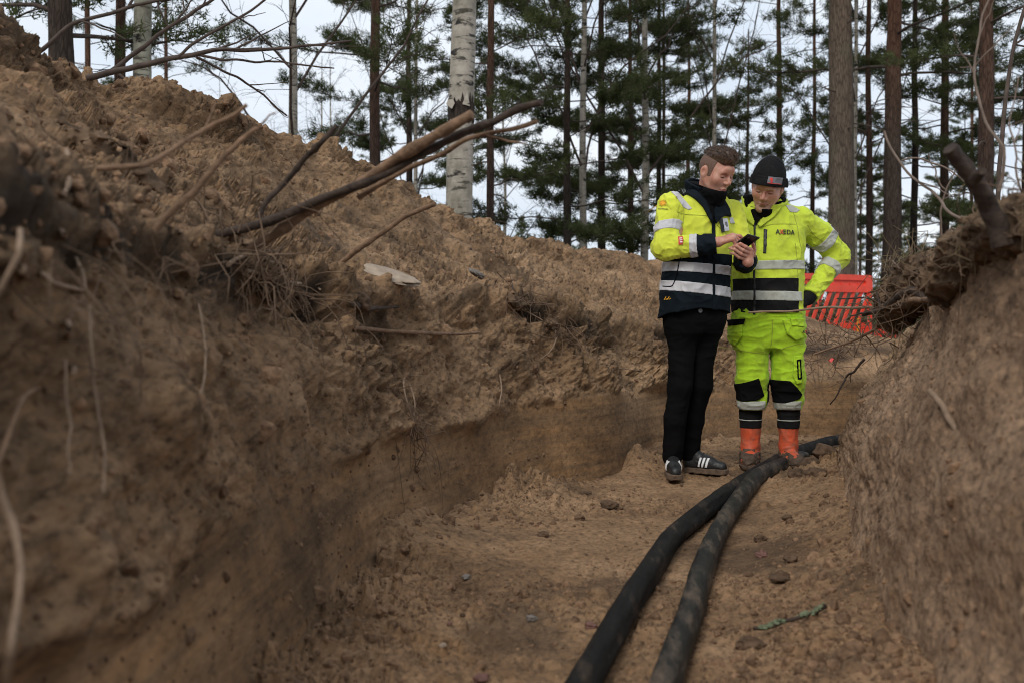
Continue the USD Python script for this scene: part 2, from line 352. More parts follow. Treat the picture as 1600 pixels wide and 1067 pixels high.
# ---------------------------------------------------------------- lofted banks
def resample(K, ds_of, lo=0.0, hi=1.0):
    """parameters along the stations K (n, 3) with a spacing that grows with the distance from the camera"""
    s = np.r_[0, np.cumsum(np.linalg.norm(np.diff(K, axis=0), axis=1))]
    C = PchipInterpolator(s, K, axis=0); out = [0.0]
    while out[-1] < s[-1]:
        out.append(out[-1] + ds_of(C(min(out[-1], s[-1]))))
    return s, np.clip(np.array(out), 0, s[-1])
def loft(rows, ts, tn, ds_of):
    """rows (R, K, 3): control lines; ts: where each row lies in t; tn: t samples"""
    rows = np.asarray(rows, float)
    s, ss = resample(rows[min(2, len(rows) - 1)], ds_of)
    A = PchipInterpolator(s, rows, axis=1)(ss)                 # R, S, 3
    G = PchipInterpolator(np.asarray(ts, float), A, axis=0)(tn)   # T, S, 3
    return np.moveaxis(G, 0, 1), ss                            # S, T, 3
def grid_mesh(G, up):
    S, T = G.shape[:2]
    i, j = np.meshgrid(np.arange(S - 1), np.arange(T - 1), indexing='ij')
    q = np.stack([i * T + j, (i + 1) * T + j, (i + 1) * T + j + 1, i * T + j + 1], -1).reshape(-1, 4)
    f = np.vstack([q[:, [0, 1, 2]], q[:, [0, 2, 3]]])
    m = trimesh.Trimesh(G.reshape(-1, 3), f, process=False)
    n = np.cross(G[1:, :-1] - G[:-1, :-1], G[:-1, 1:] - G[:-1, :-1]).reshape(-1, 3).sum(0)
    if n @ up < 0: m = trimesh.Trimesh(m.vertices, f[:, ::-1], process=False)
    return m
def gridnormals(G, up):
    a = np.gradient(G, axis=0); b = np.gradient(G, axis=1); n = np.cross(a, b)
    n /= np.linalg.norm(n, axis=-1, keepdims=True) + 1e-12
    return n if n.reshape(-1, 3).sum(0) @ up > 0 else -n
def lumps(pts, dens_pts, radii, heights):
    """clods: rounded bumps round scattered seeds; the biggest at each point wins"""
    tree = cKDTree(dens_pts); d, k = tree.query(pts, k=8, workers=-1)
    r, h = radii[k], heights[k]
    x = np.clip(1 - (d / r)**2, 0, 1)
    return (h * np.sqrt(x)).max(1)
AN = np.array([1.0, .48, 1.0])
def chunks(pts, seeds, amp, tilt, rng):
    """angular broken soil: each patch is a little plane of its own height and slope"""
    _, k = cKDTree(seeds * AN).query(pts * AN, workers=-1)
    h = rng.normal(0, amp, len(seeds)); g = rng.normal(0, tilt, (len(seeds), 3))
    return h[k] + ((pts - seeds[k]) * g[k]).sum(1)
def spaced(line):
    return np.asarray(line, float)

# the left side: foot of the cut, top of the clean cut, rim of the old ground, heap, crest, back
L_foot = spaced([(-.66, -1.6, -.06), (-.58, .5, -.06), (-.54, 1.2, -.06), (-.52, 1.7, -.06), (-.50, 2.4, -.06), (-.47, 3.3, -.06), (-.25, 4.25, -.06), (.06, 5.0, -.06), (.58, 5.56, -.06), (1.0, 6.5, -.06), (2.2, 7.55, -.06), (4.7, 7.35, -.06)])
L_cut = spaced([(-.74, -1.6, .45), (-.655, .5, .44), (-.61, 1.2, .43), (-.585, 1.7, .42), (-.565, 2.4, .41), (-.535, 3.3, .40), (-.315, 4.28, .40), (-.01, 5.09, .40), (.50, 5.68, .43), (.94, 6.62, .40), (2.2, 7.66, .40), (4.7, 7.46, .42)])
L_mid = spaced([(-.80, -1.6, .82), (-.70, .5, .76), (-.66, 1.2, .74), (-.64, 1.7, .75), (-.62, 2.4, .76), (-.60, 3.3, .70), (-.37, 4.3, .68), (-.06, 5.16, .66), (.44, 5.78, .66), (.90, 6.74, .58), (2.2, 7.80, .50), (4.7, 7.6, .50)])
L_rim = spaced([(-.92, -1.6, 1.22), (-.80, .5, 1.08), (-.74, 1.2, 1.02), (-.73, 1.7, 1.02), (-.74, 2.4, 1.01), (-.74, 3.3, .95), (-.46, 4.35, .94), (-.14, 5.27, .94), (.36, 5.95, .88), (.86, 6.92, .77), (2.22, 7.95, .62), (4.7, 7.8, .62)])
crest_px = [(0, 65, 3.7), (130, 116, 4.3), (330, 175, 5.0), (405, 198, 5.6), (560, 262, 6.8), (735, 348, 8.4), (890, 390, 9.8), (1040, 416, 11.2)]
L_crest = spaced([(-2.6, -1.6, 1.95), (-2.45, .8, 1.95), (-2.2, 2.4, 1.92)] + [P(*c) for c in crest_px] + [(3.4, 11.0, .66)])
L_rise = L_rim * .58 + L_crest * .42; L_rise[:, 2] -= .06
L_top = L_rim * .20 + L_crest * .80; L_top[:, 2] = L_rim[:, 2] * .24 + L_crest[:, 2] * .76
L_back = L_crest + (L_crest - L_rim) * .95 * np.array([1, 1, 0]); L_back[:, 2] = .55
for _A, _o in ((L_cut, .05), (L_mid, .11), (L_rim, .10)):
    _A[:8, 0] -= _o * .95; _A[:8, 1] += _o * .3; _A[8:, 1] += _o * .6
near_ds = lambda p: float(np.clip(.0021 * np.hypot(p[0], p[1]), .0050, .022))
tn = np.concatenate([np.linspace(0, 1, 42)[:-1], np.linspace(1, 3, 84)[:-1], np.linspace(3, 6, 150)[:-1], np.linspace(6, 7, 40)])
GL, ssL = loft([L_foot, L_cut, L_mid, L_rim, L_rise, L_top, L_crest, L_back], [0, 1, 2, 3, 4, 5, 6, 7], tn, near_ds)
def ramp(x, a, b): return np.clip((x - a) / (b - a), 0, 1)**2 * (3 - 2 * np.clip((x - a) / (b - a), 0, 1))
def rough_bank(G, ss, tn, up, seed, cut_t, rim_t, dark_top=0.0, calm=1.0):
    """gives a smooth bank its clods, pockets, scrapes and dark topsoil"""
    S, T = G.shape[:2]; rng = np.random.default_rng(seed)
    N = gridnormals(G, up); p = G.reshape(-1, 3); t = np.broadcast_to(tn, (S, T)).ravel().copy()
    s = np.broadcast_to(ss[:, None], (S, T)).ravel()
    edge = .42 * (fbm(np.stack([s * 1.5, np.zeros_like(s), np.zeros_like(s)], 1), 4, seed + 1) - .5) + .10 * (noise(np.stack([s * 9, t * 3, s * 0], 1), seed + 2) - .5)
    loose = ramp(t, cut_t - .10 + edge, cut_t + .10 + edge)     # 0 on the clean cut, 1 on loose soil
    calm0 = calm; calm = calm * (1 - .55 * ramp(rim_t - t, -.1, .7) * (1 - ramp(p[:, 1], 2.6, 4.6))) * (.7 + .6 * ramp(fbm(p * .9 + 3, 3, seed + 40), .40, .62))
    d = calm0 * loose * (.20 * (fbm(p * 1.25, 3, seed + 3) - .5) + .15 * (fbm(p * np.array([4.2, 2.6, 4.2]), 3, seed + 4) - .5)) + calm * loose * (.050 * (fbm(p * 13 * AN, 3, seed + 5) - .5) + .026 * (fbm(p * 42 * AN, 3, seed + 6) - .5))
    ridg = 1 - np.abs(2 * fbm(p * 3.1 + 5, 3, seed + 7) - 1)
    d += (.35 * calm0 + .65 * calm) * loose * .085 * (.8 - ridg**2)
    d += (1 - loose) * (.035 * (fbm(p * np.array([1.2, 1.2, 2.0]), 3, seed + 8) - .5) + .010 * (fbm(p * np.array([3.0, 3.0, 14.0]), 3, seed + 9) - .5) + .004 * (fbm(p * 60, 2, seed + 10) - .5))
    # the loose soil stands proud of the cut with a broken lower edge
    d += .014 * ramp(t, cut_t - .04 + edge, cut_t + .05 + edge) * (1 - ramp(t, cut_t + .5, cut_t + 1.2))
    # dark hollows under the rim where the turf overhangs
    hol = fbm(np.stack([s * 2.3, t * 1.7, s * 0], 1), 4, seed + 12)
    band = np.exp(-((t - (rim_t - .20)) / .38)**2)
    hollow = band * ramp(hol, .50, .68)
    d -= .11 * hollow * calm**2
    nearr = 1 - ramp(p[:, 1], 2.3, 3.6)
    pit = ramp(fbm(p * np.array([2.4, 1.8, 3.4]), 3, seed + 50), .54, .66) * loose * nearr * np.exp(-((t - rim_t + .15) / .75)**2)
    d -= .06 * pit * calm0
    lip = np.exp(-((t - rim_t - .06) / .16)**2)
    d += .07 * calm * lip * (.4 + fbm(np.stack([s * 3, t * 0, s * 0], 1), 3, seed + 13))
    wch = loose * np.repeat(np.gradient(ss), T) * np.tile(np.gradient(tn) * 1.0, S)
    wp = p + .05 * np.stack([noise(p * 9, seed + 31), noise(p * 9, seed + 32), noise(p * 9, seed + 33)], 1)
    for nn_, am, ti in ((9000, .012, .20), (40000, .0060, .22)):
        sd_ = wp[rng.choice(S * T, nn_, p=wch / wch.sum())] + rng.normal(0, .01, (nn_, 3))
        d += (.25 + .75 * ramp(fbm(p * 1.9 + 4, 3, seed + 35), .38, .6)) * calm * loose * np.clip(chunks(wp, sd_, am, ti, rng), -.035, .035)
    d += loose * .010 * (fbm(p * 95 * AN, 2, seed + 36) - .5)
    n = int(6000 * calm0**2)
    k = rng.choice(S * T, n, p=(w := (loose * (t < rim_t + 3.2) + .004) * np.repeat(np.gradient(ss), T)) / w.sum())
    rad = .010 * (rng.pareto(2.5, n) + 1); rad = np.minimum(rad, .060)
    d += calm * lumps(p, p[k] + rng.normal(0, .006, (n, 3)), rad, rad * rng.uniform(.35, .85, n))
    d *= 1 - .85 * ramp(p[:, 0], 1.3, 2.1) * (p[:, 1] > 6.4)
    G2 = p + N.reshape(-1, 3) * d[:, None]
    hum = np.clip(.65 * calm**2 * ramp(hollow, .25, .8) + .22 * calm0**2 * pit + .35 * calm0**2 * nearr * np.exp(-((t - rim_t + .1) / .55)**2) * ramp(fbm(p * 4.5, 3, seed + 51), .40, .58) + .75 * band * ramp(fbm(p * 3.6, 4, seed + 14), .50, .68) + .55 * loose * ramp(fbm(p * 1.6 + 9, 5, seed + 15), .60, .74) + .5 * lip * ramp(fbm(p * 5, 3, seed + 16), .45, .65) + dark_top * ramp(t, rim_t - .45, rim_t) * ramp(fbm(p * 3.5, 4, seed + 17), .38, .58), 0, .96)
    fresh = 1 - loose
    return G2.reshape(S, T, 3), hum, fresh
def soil_obj(name, G, up, mat, hum, fresh):
    m = grid_mesh(G, up)
    o = obj(name, m, mat, None, True)
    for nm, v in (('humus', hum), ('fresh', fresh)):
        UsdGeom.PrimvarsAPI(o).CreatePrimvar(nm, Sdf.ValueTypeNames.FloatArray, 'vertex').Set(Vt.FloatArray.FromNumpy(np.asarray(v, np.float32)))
    tag(o, kind='structure')
    return m
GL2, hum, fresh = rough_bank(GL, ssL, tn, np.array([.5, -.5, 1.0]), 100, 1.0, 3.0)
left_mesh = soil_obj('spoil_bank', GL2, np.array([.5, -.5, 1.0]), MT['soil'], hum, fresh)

R_foot = spaced([(.78, -1.6, -.06), (.78, .6, -.06), (.82, 1.2, -.06), (.87, 1.75, -.06), (.96, 2.5, -.06), (1.16, 3.4, -.06), (1.44, 4.4, -.06), (1.76, 5.4, -.06), (2.02, 6.05, -.06), (2.7, 6.35, -.06), (4.7, 6.3, -.06)])
R_cut = spaced([(.86, -1.6, .45), (.86, .6, .45), (.90, 1.2, .45), (.95, 1.76, .44), (1.04, 2.5, .43), (1.24, 3.4, .42), (1.53, 4.38, .42), (1.86, 5.33, .42), (2.10, 5.92, .40), (2.74, 6.22, .40), (4.7, 6.18, .40)])
R_mid = spaced([(.98, -1.6, .95), (.97, .62, .93), (1.0, 1.2, .92), (1.06, 1.78, .80), (1.18, 2.52, .78), (1.42, 3.43, .74), (1.72, 4.37, .70), (2.04, 5.22, .66), (2.24, 5.75, .65), (2.82, 6.07, .60), (4.7, 6.02, .60)])
R_rim = spaced([(1.12, -1.6, 1.2), (1.09, .65, 1.17), (1.10, 1.25, 1.15), (1.14, 1.82, 1.13), (1.27, 2.55, 1.10), (1.54, 3.46, 1.03), (1.88, 4.35, .99), (2.20, 5.1, .90), (2.38, 5.55, .84), (2.92, 5.9, .78), (4.7, 5.86, .76)])
R_mound = spaced([(1.7, -1.6, 1.2), (1.7, .7, 1.24), (1.72, 1.3, 1.22), (1.76, 1.9, 1.18), (1.86, 2.6, 1.12), (2.1, 3.4, 1.03), (2.4, 4.1, 1.02), (2.7, 4.7, .93), (2.9, 5.0, .85), (3.3, 5.3, .78), (4.7, 5.3, .76)])
R_back = spaced([(3.3, -1.6, .6), (3.3, .8, .6), (3.3, 1.5, .6), (3.35, 2.0, .6), (3.45, 2.6, .6), (3.6, 3.2, .6), (3.8, 3.7, .6), (4.0, 4.1, .6), (4.2, 4.3, .6), (4.5, 4.4, .6), (4.9, 4.4, .6)])
tr_ = np.concatenate([np.linspace(0, 1, 44)[:-1], np.linspace(1, 3, 88)[:-1], np.linspace(3, 4, 60)[:-1], np.linspace(4, 5, 30)])
GR, ssR = loft([R_foot, R_cut, R_mid, R_rim, R_mound, R_back], [0, 1, 2, 3, 4, 5], tr_, near_ds)
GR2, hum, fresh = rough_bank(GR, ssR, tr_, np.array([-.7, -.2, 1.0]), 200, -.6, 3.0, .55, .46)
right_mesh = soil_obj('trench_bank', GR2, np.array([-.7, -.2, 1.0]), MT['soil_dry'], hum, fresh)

# the floor of the trench
ys = [-1.6]
while ys[-1] < 7.9: ys.append(ys[-1] + float(np.clip(.0028 * abs(ys[-1]), .007, .022)))
ys = np.array(ys)
o = np.argsort(L_foot[:10, 1]); lx = PchipInterpolator(np.r_[L_foot[:10, 1], 7.4, 8.2], np.r_[L_foot[:10, 0], 1.7, 2.4])(ys) - .22
rx = PchipInterpolator(np.r_[R_foot[:9, 1], 6.3, 8.2], np.r_[R_foot[:9, 0], 2.9, 5.0])(ys) + .25
u = np.linspace(0, 1, 270)
FX = lx[:, None] + (rx - lx)[:, None] * u; FY = np.broadcast_to(ys[:, None], FX.shape)
fp = np.stack([FX, FY, np.zeros_like(FX)], -1).reshape(-1, 3)
dl = FX - lx[:, None] - .22; dr = rx[:, None] - .25 - FX
tal = .075 * np.exp(-np.maximum(dl, 0) / .17) * (.15 + 1.8 * ramp(fbm(fp * 2.4, 4, 301).reshape(FX.shape), .30, .85)) + .12 * np.exp(-np.maximum(dr, 0) / .20) * (.35 + 1.1 * fbm(fp * 2.0, 3, 302).reshape(FX.shape))
feet = np.zeros_like(FX)
wpf = fp + .04 * np.stack([noise(fp * 9, 341), noise(fp * 9, 342), noise(fp * 9, 343)], 1)
fz = .045 * (fbm(fp * 1.3, 3, 303) - .5) + .030 * (fbm(fp * 6, 3, 304) - .5) + .012 * (fbm(fp * 22, 3, 305) - .5) + .006 * (fbm(fp * 70, 2, 306) - .5)
rng = np.random.default_rng(9); n = 5000
wgt = (.25 + 2.2 * np.exp(-np.maximum(dl, 0) / .30) + 1.6 * np.exp(-np.maximum(dr, 0) / .3)).ravel() * np.repeat(np.gradient(ys) + .0, FX.shape[1]) * (.25 + 1.5 * ramp(fbm(fp * 1.7, 3, 307), .45, .65))
k = rng.choice(len(fp), n, p=wgt / wgt.sum())
rad = np.minimum(.007 * (rng.pareto(2.5, n) + 1), .036)
fz += lumps(fp, fp[k] + np.c_[rng.normal(0, .004, (n, 2)), np.zeros(n)], rad, rad * rng.uniform(.4, .9, n))
wc = (.3 + 1.9 * np.exp(-np.maximum(dl, 0) / .30) + 1.0 * np.exp(-np.maximum(dr, 0) / .35)).ravel() * (.06 + ramp(fbm(fp * 1.5, 3, 308), .42, .6))
fz += wc * np.clip(chunks(wpf, wpf[rng.choice(len(fp), 26000)], .0055, .30, rng), -.02, .02)
FZ = tal + fz.reshape(FX.shape) - .006
GF = np.stack([FX, FY, FZ], -1)
floor_mesh = soil_obj('trench_floor', GF, np.array([0, 0, 1.0]), MT['floor'], .55 * ramp(fbm(fp * 2.6 + 3, 5, 309), .55, .72) + .12 * ramp(tal.ravel(), .05, .12) * ramp(fbm(fp * 5, 3, 310), .4, .6), np.zeros(len(fp)))
floor_tree = cKDTree(GF.reshape(-1, 3)[:, :2])
def floor_z(x, y):
    d, i = floor_tree.query(np.stack([np.atleast_1d(x), np.atleast_1d(y)], 1), k=3)
    return GF.reshape(-1, 3)[i, 2].mean(1)

# forest ground, with the trench left open
def ground_z(x, y):
    x, y = np.asarray(x, float), np.asarray(y, float); d = np.hypot(x, y)
    z = .60 + .012 * np.maximum(d - 16, 0) * (y > 0) - .00002 * np.maximum(d - 60, 0)**2 * 0
    z = np.minimum(z, 2.4) + .5 * (fbm(np.stack([x * .07, y * .07, x * 0], -1), 3, 401) - .5) * np.clip((d - 12) / 15, 0, 1) + .10 * (fbm(np.stack([x * .6, y * .6, x * 0], -1), 3, 402) - .5)
    return z
ax = np.concatenate([-np.geomspace(14, 700, 34)[::-1], np.linspace(-13.5, 17.5, 125), np.geomspace(18, 700, 34)])
ay = np.concatenate([-np.geomspace(6, 700, 30)[::-1], np.linspace(-5.7, 32, 150), np.geomspace(33, 900, 34)])
gx, gy = np.meshgrid(ax, ay, indexing='ij')
GG = np.stack([gx, gy, ground_z(gx, gy)], -1)
gm = grid_mesh(GG, np.array([0, 0, 1.0]))
from shapely.geometry import Polygon, Point
from shapely import contains_xy
hole = Polygon([tuple(p[:2]) for p in L_rise] + [(6.0, 8.2), (6.0, 5.6)] + [tuple(p[:2]) for p in R_mound[::-1]] + [(1.7, -1.6), (0, -1.9), (-1.6, -1.6)]).buffer(0)
keep = ~contains_xy(hole, gm.triangles_center[:, 0], gm.triangles_center[:, 1])
gm = trimesh.Trimesh(gm.vertices, gm.faces[keep], process=False)
tag(obj('forest_floor', gm, MT['litter'], None, True), kind='structure')

# loose crumbs of soil on the slopes and the floor
def clod_mesh(seed, sub=1, rough=.55, flat=.7):
    m = trimesh.creation.icosphere(sub, 1.0); v = m.vertices
    v = v * (1 + rough * (2 * fbm(v * 1.4 + seed * 7.1, 3, seed) - 1))[:, None] * np.array([1, .85, flat])
    return trimesh.Trimesh(v, m.faces, process=False)
def instancer(name, protos, mats, pos, size, rng, label, cat_, tilt=True, quats=None, parent=None):
    pi = UsdGeom.PointInstancer.Define(stage, numbered((str(parent.GetPath()) if parent is not None else '/World') + '/' + name))
    pr = UsdGeom.Scope.Define(stage, str(pi.GetPath()) + '/prototypes')
    paths = []
    for i, (m, mat) in enumerate(zip(protos, mats)):
        x = usdkit.mesh(stage, f'{pr.GetPath()}/{name}_shape_{i + 1:03d}', m, mat, name not in ('soil_crumbs', 'soil_clods')); paths.append(x.GetPath())
    pi.CreatePrototypesRel().SetTargets(paths)
    n = len(pos)
    pi.CreateProtoIndicesAttr(Vt.IntArray.FromNumpy(rng.integers(0, len(protos), n).astype(np.int32)))
    pi.CreatePositionsAttr(Vt.Vec3fArray.FromNumpy(np.asarray(pos, np.float32)))
    sz = np.asarray(size, np.float32); sz = np.repeat(sz[:, None], 3, 1) if sz.ndim == 1 else sz
    pi.CreateScalesAttr(Vt.Vec3fArray.FromNumpy(sz))
    if quats is None:
        if tilt:
            qv = rng.normal(0, 1, (n, 4)); qv /= np.linalg.norm(qv, axis=1, keepdims=True)
        else:
            a = rng.uniform(0, 2 * np.pi, n); qv = np.stack([np.cos(a / 2), 0 * a, 0 * a, np.sin(a / 2)], 1)
    else: qv = quats
    pi.CreateOrientationsAttr(Vt.QuathArray([Gf.Quath(*map(float, q)) for q in qv]))
    tag(pi, label, cat_, None, 'stuff')
    return pi.GetPrim()
def scatter(mesh, n, rng, weight):
    c, a = mesh.triangles_center, mesh.area_faces
    w = a * weight(c, mesh.face_normals); k = rng.choice(len(c), n, p=w / w.sum())
    r = rng.random((n, 2)); r.sort(axis=1)
    t = mesh.triangles[k]
    return t[:, 0] * r[:, :1] + t[:, 1] * (r[:, 1:] - r[:, :1]) + t[:, 2] * (1 - r[:, 1:])
rng = np.random.default_rng(31)
wv = lambda c, nn: np.clip(8 / (1 + c[:, 0]**2 + c[:, 1]**2), .05, 2) * (c[:, 1] > .8) * (.1 + np.clip(nn[:, 2], 0, 1))
pts = np.vstack([scatter(left_mesh, 8500, rng, wv), scatter(right_mesh, 2500, rng, wv), scatter(floor_mesh, 11000, rng, lambda c, nn: wv(c, nn) * (.15 + 2 * ramp(fbm(c * 1.7, 3, 307), .42, .65)))])
sz = np.minimum(.0038 * (rng.pareto(2.5, len(pts)) + 1), .019)
rc = np.random.default_rng(33)
pc_ = np.vstack([scatter(left_mesh, 2600, rc, lambda c, nn: wv(c, nn) * (c[:, 2] > .5) * (.12 + ramp(c[:, 1], 2.2, 4.0)) * (.1 + ramp(fbm(c * 1.3, 3, 311), .4, .62))), scatter(floor_mesh, 700, rc, lambda c, nn: wv(c, nn) * np.exp(-np.abs(c[:, 2]) * 0) * ramp(c[:, 2], .02, .07))])
sc_ = np.minimum(.0080 * (rc.pareto(2.4, len(pc_)) + 1), .034)
instancer('soil_clods', [clod_mesh(20 + i, 1, .7, .75) for i in range(6)], [MT['clod']] * 6, pc_, sc_, rc, 'angular clods of dug soil lying on the spoil heap', 'soil')
instancer('soil_crumbs', [clod_mesh(i, 1 if i < 4 else 2) for i in range(6)], [MT['clod']] * 6, pts, sz, rng, 'loose brown crumbs of soil strewn over bank and trench floor', 'soil')

# where the line of sight through a pixel meets the banks (for laying roots, sticks and stones on them)
_all = np.vstack([left_mesh.vertices, right_mesh.vertices, floor_mesh.vertices])
_r = _all - np.array([0, 0, CAM_H]); _dep = _r @ _cf
_ok = _dep > .3
_px = np.stack([800 + FPX * _r[_ok, 0] / _dep[_ok], 533.5 - FPX * (_r[_ok] @ _cu) / _dep[_ok]], 1); _pd = _all[_ok, 1]
_zt = cKDTree(_px)
def depth_at(px, py, rad=7):
    i = _zt.query_ball_point((px, py), rad)
    if not i:
        i = _zt.query((px, py), k=8)[1]
    return float(np.min(_pd[i]) + .3 * (np.median(_pd[i]) - np.min(_pd[i])))
def on_bank(px, py, lift=.0):
    p = P(px, py, depth_at(px, py)); v = np.array([0, 0, CAM_H]) - p
    return p + v / np.linalg.norm(v) * lift
def strip_poly(pts, th=.002, dense=0.0):
    """a flat polygon in x-z with thickness along y"""
    from shapely.geometry import Polygon
    pg = Polygon(pts)
    m = trimesh.creation.extrude_polygon(pg, th, engine='earcut')
    v = m.vertices; m = trimesh.Trimesh(np.stack([v[:, 0], v[:, 2] - th, v[:, 1]], 1), m.faces[:, ::-1], process=False)
    if dense:
        vv, ff = trimesh.remesh.subdivide_to_size(m.vertices, m.faces, dense)
        m = trimesh.Trimesh(vv, ff, process=False)
    return m
# ---------------------------------------------------------------- trees
def bark_mat(name, low, high, z0, z1, contrast=.45, sx=9.0, sz=1.6, moss=0.0):
    lo, hi = np.array(low), np.array(high)
    return M(name, {'g': ('texture_coordinate', {}), 'mp': ('mapping', {'scale': (sx, sx, sz)}),
        'n': ('noise_texture', {'scale': 2.0, 'detail': 8.0, 'roughness': 0.68, 'distortion': 0.4}), 'v': ('voronoi_texture', {'feature': 'distance_to_edge', 'scale': 3.2}),
        's': ('separate_xyz', {}), 'mr': ('map_range', {'from_min': z0, 'from_max': z1, 'clamp': True}),
        'm': ('mix', {'color1': tuple(lo), 'color2': tuple(hi)}), 'r': ('rgb_ramp', {'ramp': [(0.28, (1 - contrast,) * 3), (0.7, (1 + contrast * .6,) * 3)]}), 'mu': ('mix', {'mix_type': 'multiply', 'fac': 1.0}),
        'rv': ('rgb_ramp', {'ramp': [(0.0, (0.35, 0.33, 0.32)), (0.18, (1, 1, 1))]}), 'mv': ('mix', {'mix_type': 'multiply', 'fac': 0.8}),
        'n2': ('noise_texture', {'scale': 2.5, 'detail': 5.0}), 'r2': ('rgb_ramp', {'ramp': [(0.48, (0, 0, 0)), (0.7, (moss,) * 3)]}), 'mm': ('mix', {'color2': (0.075, 0.085, 0.045)}),
        'b': ('bump', {'strength': 1.0, 'distance': 0.03}), 'p': ('principled_bsdf', {'roughness': 0.92, 'specular_ior_level': 0.2})},
        [('g.object', 'mp.vector'), ('mp.vector', 'n.vector'), ('mp.vector', 'v.vector'), ('g.object', 's.vector') if False else ('g.object', 's.vector'), ('s.z', 'mr.value'), ('mr.result', 'm.fac'), ('n.fac', 'r.fac'), ('m.color', 'mu.color1'), ('r.color', 'mu.color2'), ('v.distance', 'rv.fac'), ('mu.color', 'mv.color1'), ('rv.color', 'mv.color2'),
         ('g.object', 'n2.vector'), ('n2.fac', 'r2.fac'), ('r2.color', 'mm.fac'), ('mv.color', 'mm.color1'), ('mm.color', 'p.base_color'), ('n.fac', 'b.height'), ('b.normal', 'p.normal')], 'p.BSDF')
MT['pine_bark'] = bark_mat('pine_bark', (0.075, 0.055, 0.043), (0.19, 0.092, 0.055), 3.5, 7.0)
MT['pine_bark_red'] = bark_mat('red_pine_bark', (0.050, 0.036, 0.029), (0.135, 0.072, 0.046), 1.5, 6.5)
MT['pine_bark_grey'] = bark_mat('grey_pine_bark', (0.135, 0.104, 0.079), (0.16, 0.110, 0.075), 3.0, 9.0, moss=.35)
MT['dark_bark'] = bark_mat('dark_bark', (0.045, 0.035, 0.028), (0.07, 0.045, 0.032), 2.0, 6.0)
MT['twig_bark'] = plain('twig_bark', (0.075, 0.055, 0.045), 0.9, 0.2, var=0.35, scale=20)
MT['root_bark'] = plain('root_bark', (0.17, 0.105, 0.065), 0.9, 0.2, var=0.45, scale=30, bump=.5, bscale=80)
MT['pale_root'] = plain('pale_root', (0.22, 0.152, 0.102), 0.85, 0.2, var=0.3, scale=25)
MT['dark_stick'] = plain('dark_stick', (0.045, 0.030, 0.022), 0.8, 0.3, var=0.5, scale=30, bump=.5, bscale=80)
def birch_mat(name, white, moss, dark=.5):
    return M(name, {'g': ('texture_coordinate', {}), 'mp': ('mapping', {'scale': (5.0, 5.0, 24.0)}), 'n': ('noise_texture', {'scale': 1.0, 'detail': 6.0, 'roughness': 0.6}),
        'r': ('rgb_ramp', {'ramp': [(0.30, (0.02, 0.017, 0.015)), (0.385, (0.05, 0.045, 0.04)), (0.43, white), (0.7, tuple(min(1, c * 1.2) for c in white))]}),
        'mp2': ('mapping', {'scale': (1.6, 1.6, 1.1)}), 'n2': ('noise_texture', {'scale': 3.0, 'detail': 7.0, 'roughness': 0.7}), 'r2': ('rgb_ramp', {'ramp': [(0.40, (0, 0, 0)), (0.66, (moss,) * 3)]}), 'm': ('mix', {'color2': (0.105, 0.095, 0.065)}),
        'mp3': ('mapping', {'scale': (2.2, 2.2, 6.5)}), 'n3': ('noise_texture', {'scale': 1.3, 'detail': 5.0, 'roughness': 0.65}), 'r3': ('rgb_ramp', {'ramp': [(0.60, (0, 0, 0)), (0.66, (dark * 1.8,) * 3)]}), 'm3': ('mix', {'color2': (0.022, 0.019, 0.017)}),
        'b': ('bump', {'strength': 0.5, 'distance': 0.01}), 'p': ('principled_bsdf', {'roughness': 0.8, 'specular_ior_level': 0.3})},
        [('g.object', 'mp.vector'), ('mp.vector', 'n.vector'), ('n.fac', 'r.fac'), ('g.object', 'mp2.vector'), ('mp2.vector', 'n2.vector'), ('n2.fac', 'r2.fac'), ('r2.color', 'm.fac'), ('r.color', 'm.color1'), ('g.object', 'mp3.vector'), ('mp3.vector', 'n3.vector'), ('n3.fac', 'r3.fac'), ('r3.color', 'm3.fac'), ('m.color', 'm3.color1'), ('m3.color', 'p.base_color'), ('n.fac', 'b.height'), ('b.normal', 'p.normal')], 'p.BSDF')
MT['birch'] = birch_mat('birch_bark', (0.34, 0.305, 0.255), 0.8, .7)
MT['birch_mossy'] = birch_mat('mossy_birch_bark', (0.30, 0.29, 0.23), 0.95, .8)
def needle_mat(name, a, b, tr=.42):
    return M(name, {'g': ('texture_coordinate', {}), 'o': ('object_info', {}), 'n': ('noise_texture', {'scale': 1.3, 'detail': 4.0, 'roughness': 0.6}), 'geo': ('geometry', {}),
        'r': ('rgb_ramp', {'ramp': [(0.30, a), (0.70, b)]}), 'ri': ('rgb_ramp', {'ramp': [(0.0, (0.65, 0.65, 0.65)), (1.0, (1.35, 1.3, 1.2))]}), 'mu': ('mix', {'mix_type': 'multiply', 'fac': 1.0}),
        'd': ('principled_bsdf', {'roughness': 0.6, 'specular_ior_level': 0.3}), 't': ('translucent_bsdf', {}), 'm': ('mix_closure', {'fac': tr})},
        [('g.object', 'n.vector'), ('n.fac', 'r.fac'), ('geo.random_per_island', 'ri.fac'), ('r.color', 'mu.color1'), ('ri.color', 'mu.color2'), ('mu.color', 'd.base_color'), ('mu.color', 't.color'), ('d.BSDF', 'm.closure1'), ('t.BSDF', 'm.closure2')], 'm.closure')
MT['needles'] = needle_mat('pine_needles', (0.080, 0.102, 0.029), (0.145, 0.165, 0.055))
MT['needles_dark'] = needle_mat('dark_needles', (0.066, 0.086, 0.027), (0.125, 0.148, 0.050))
MT['needles_light'] = needle_mat('olive_needles', (0.095, 0.115, 0.036), (0.155, 0.172, 0.062))

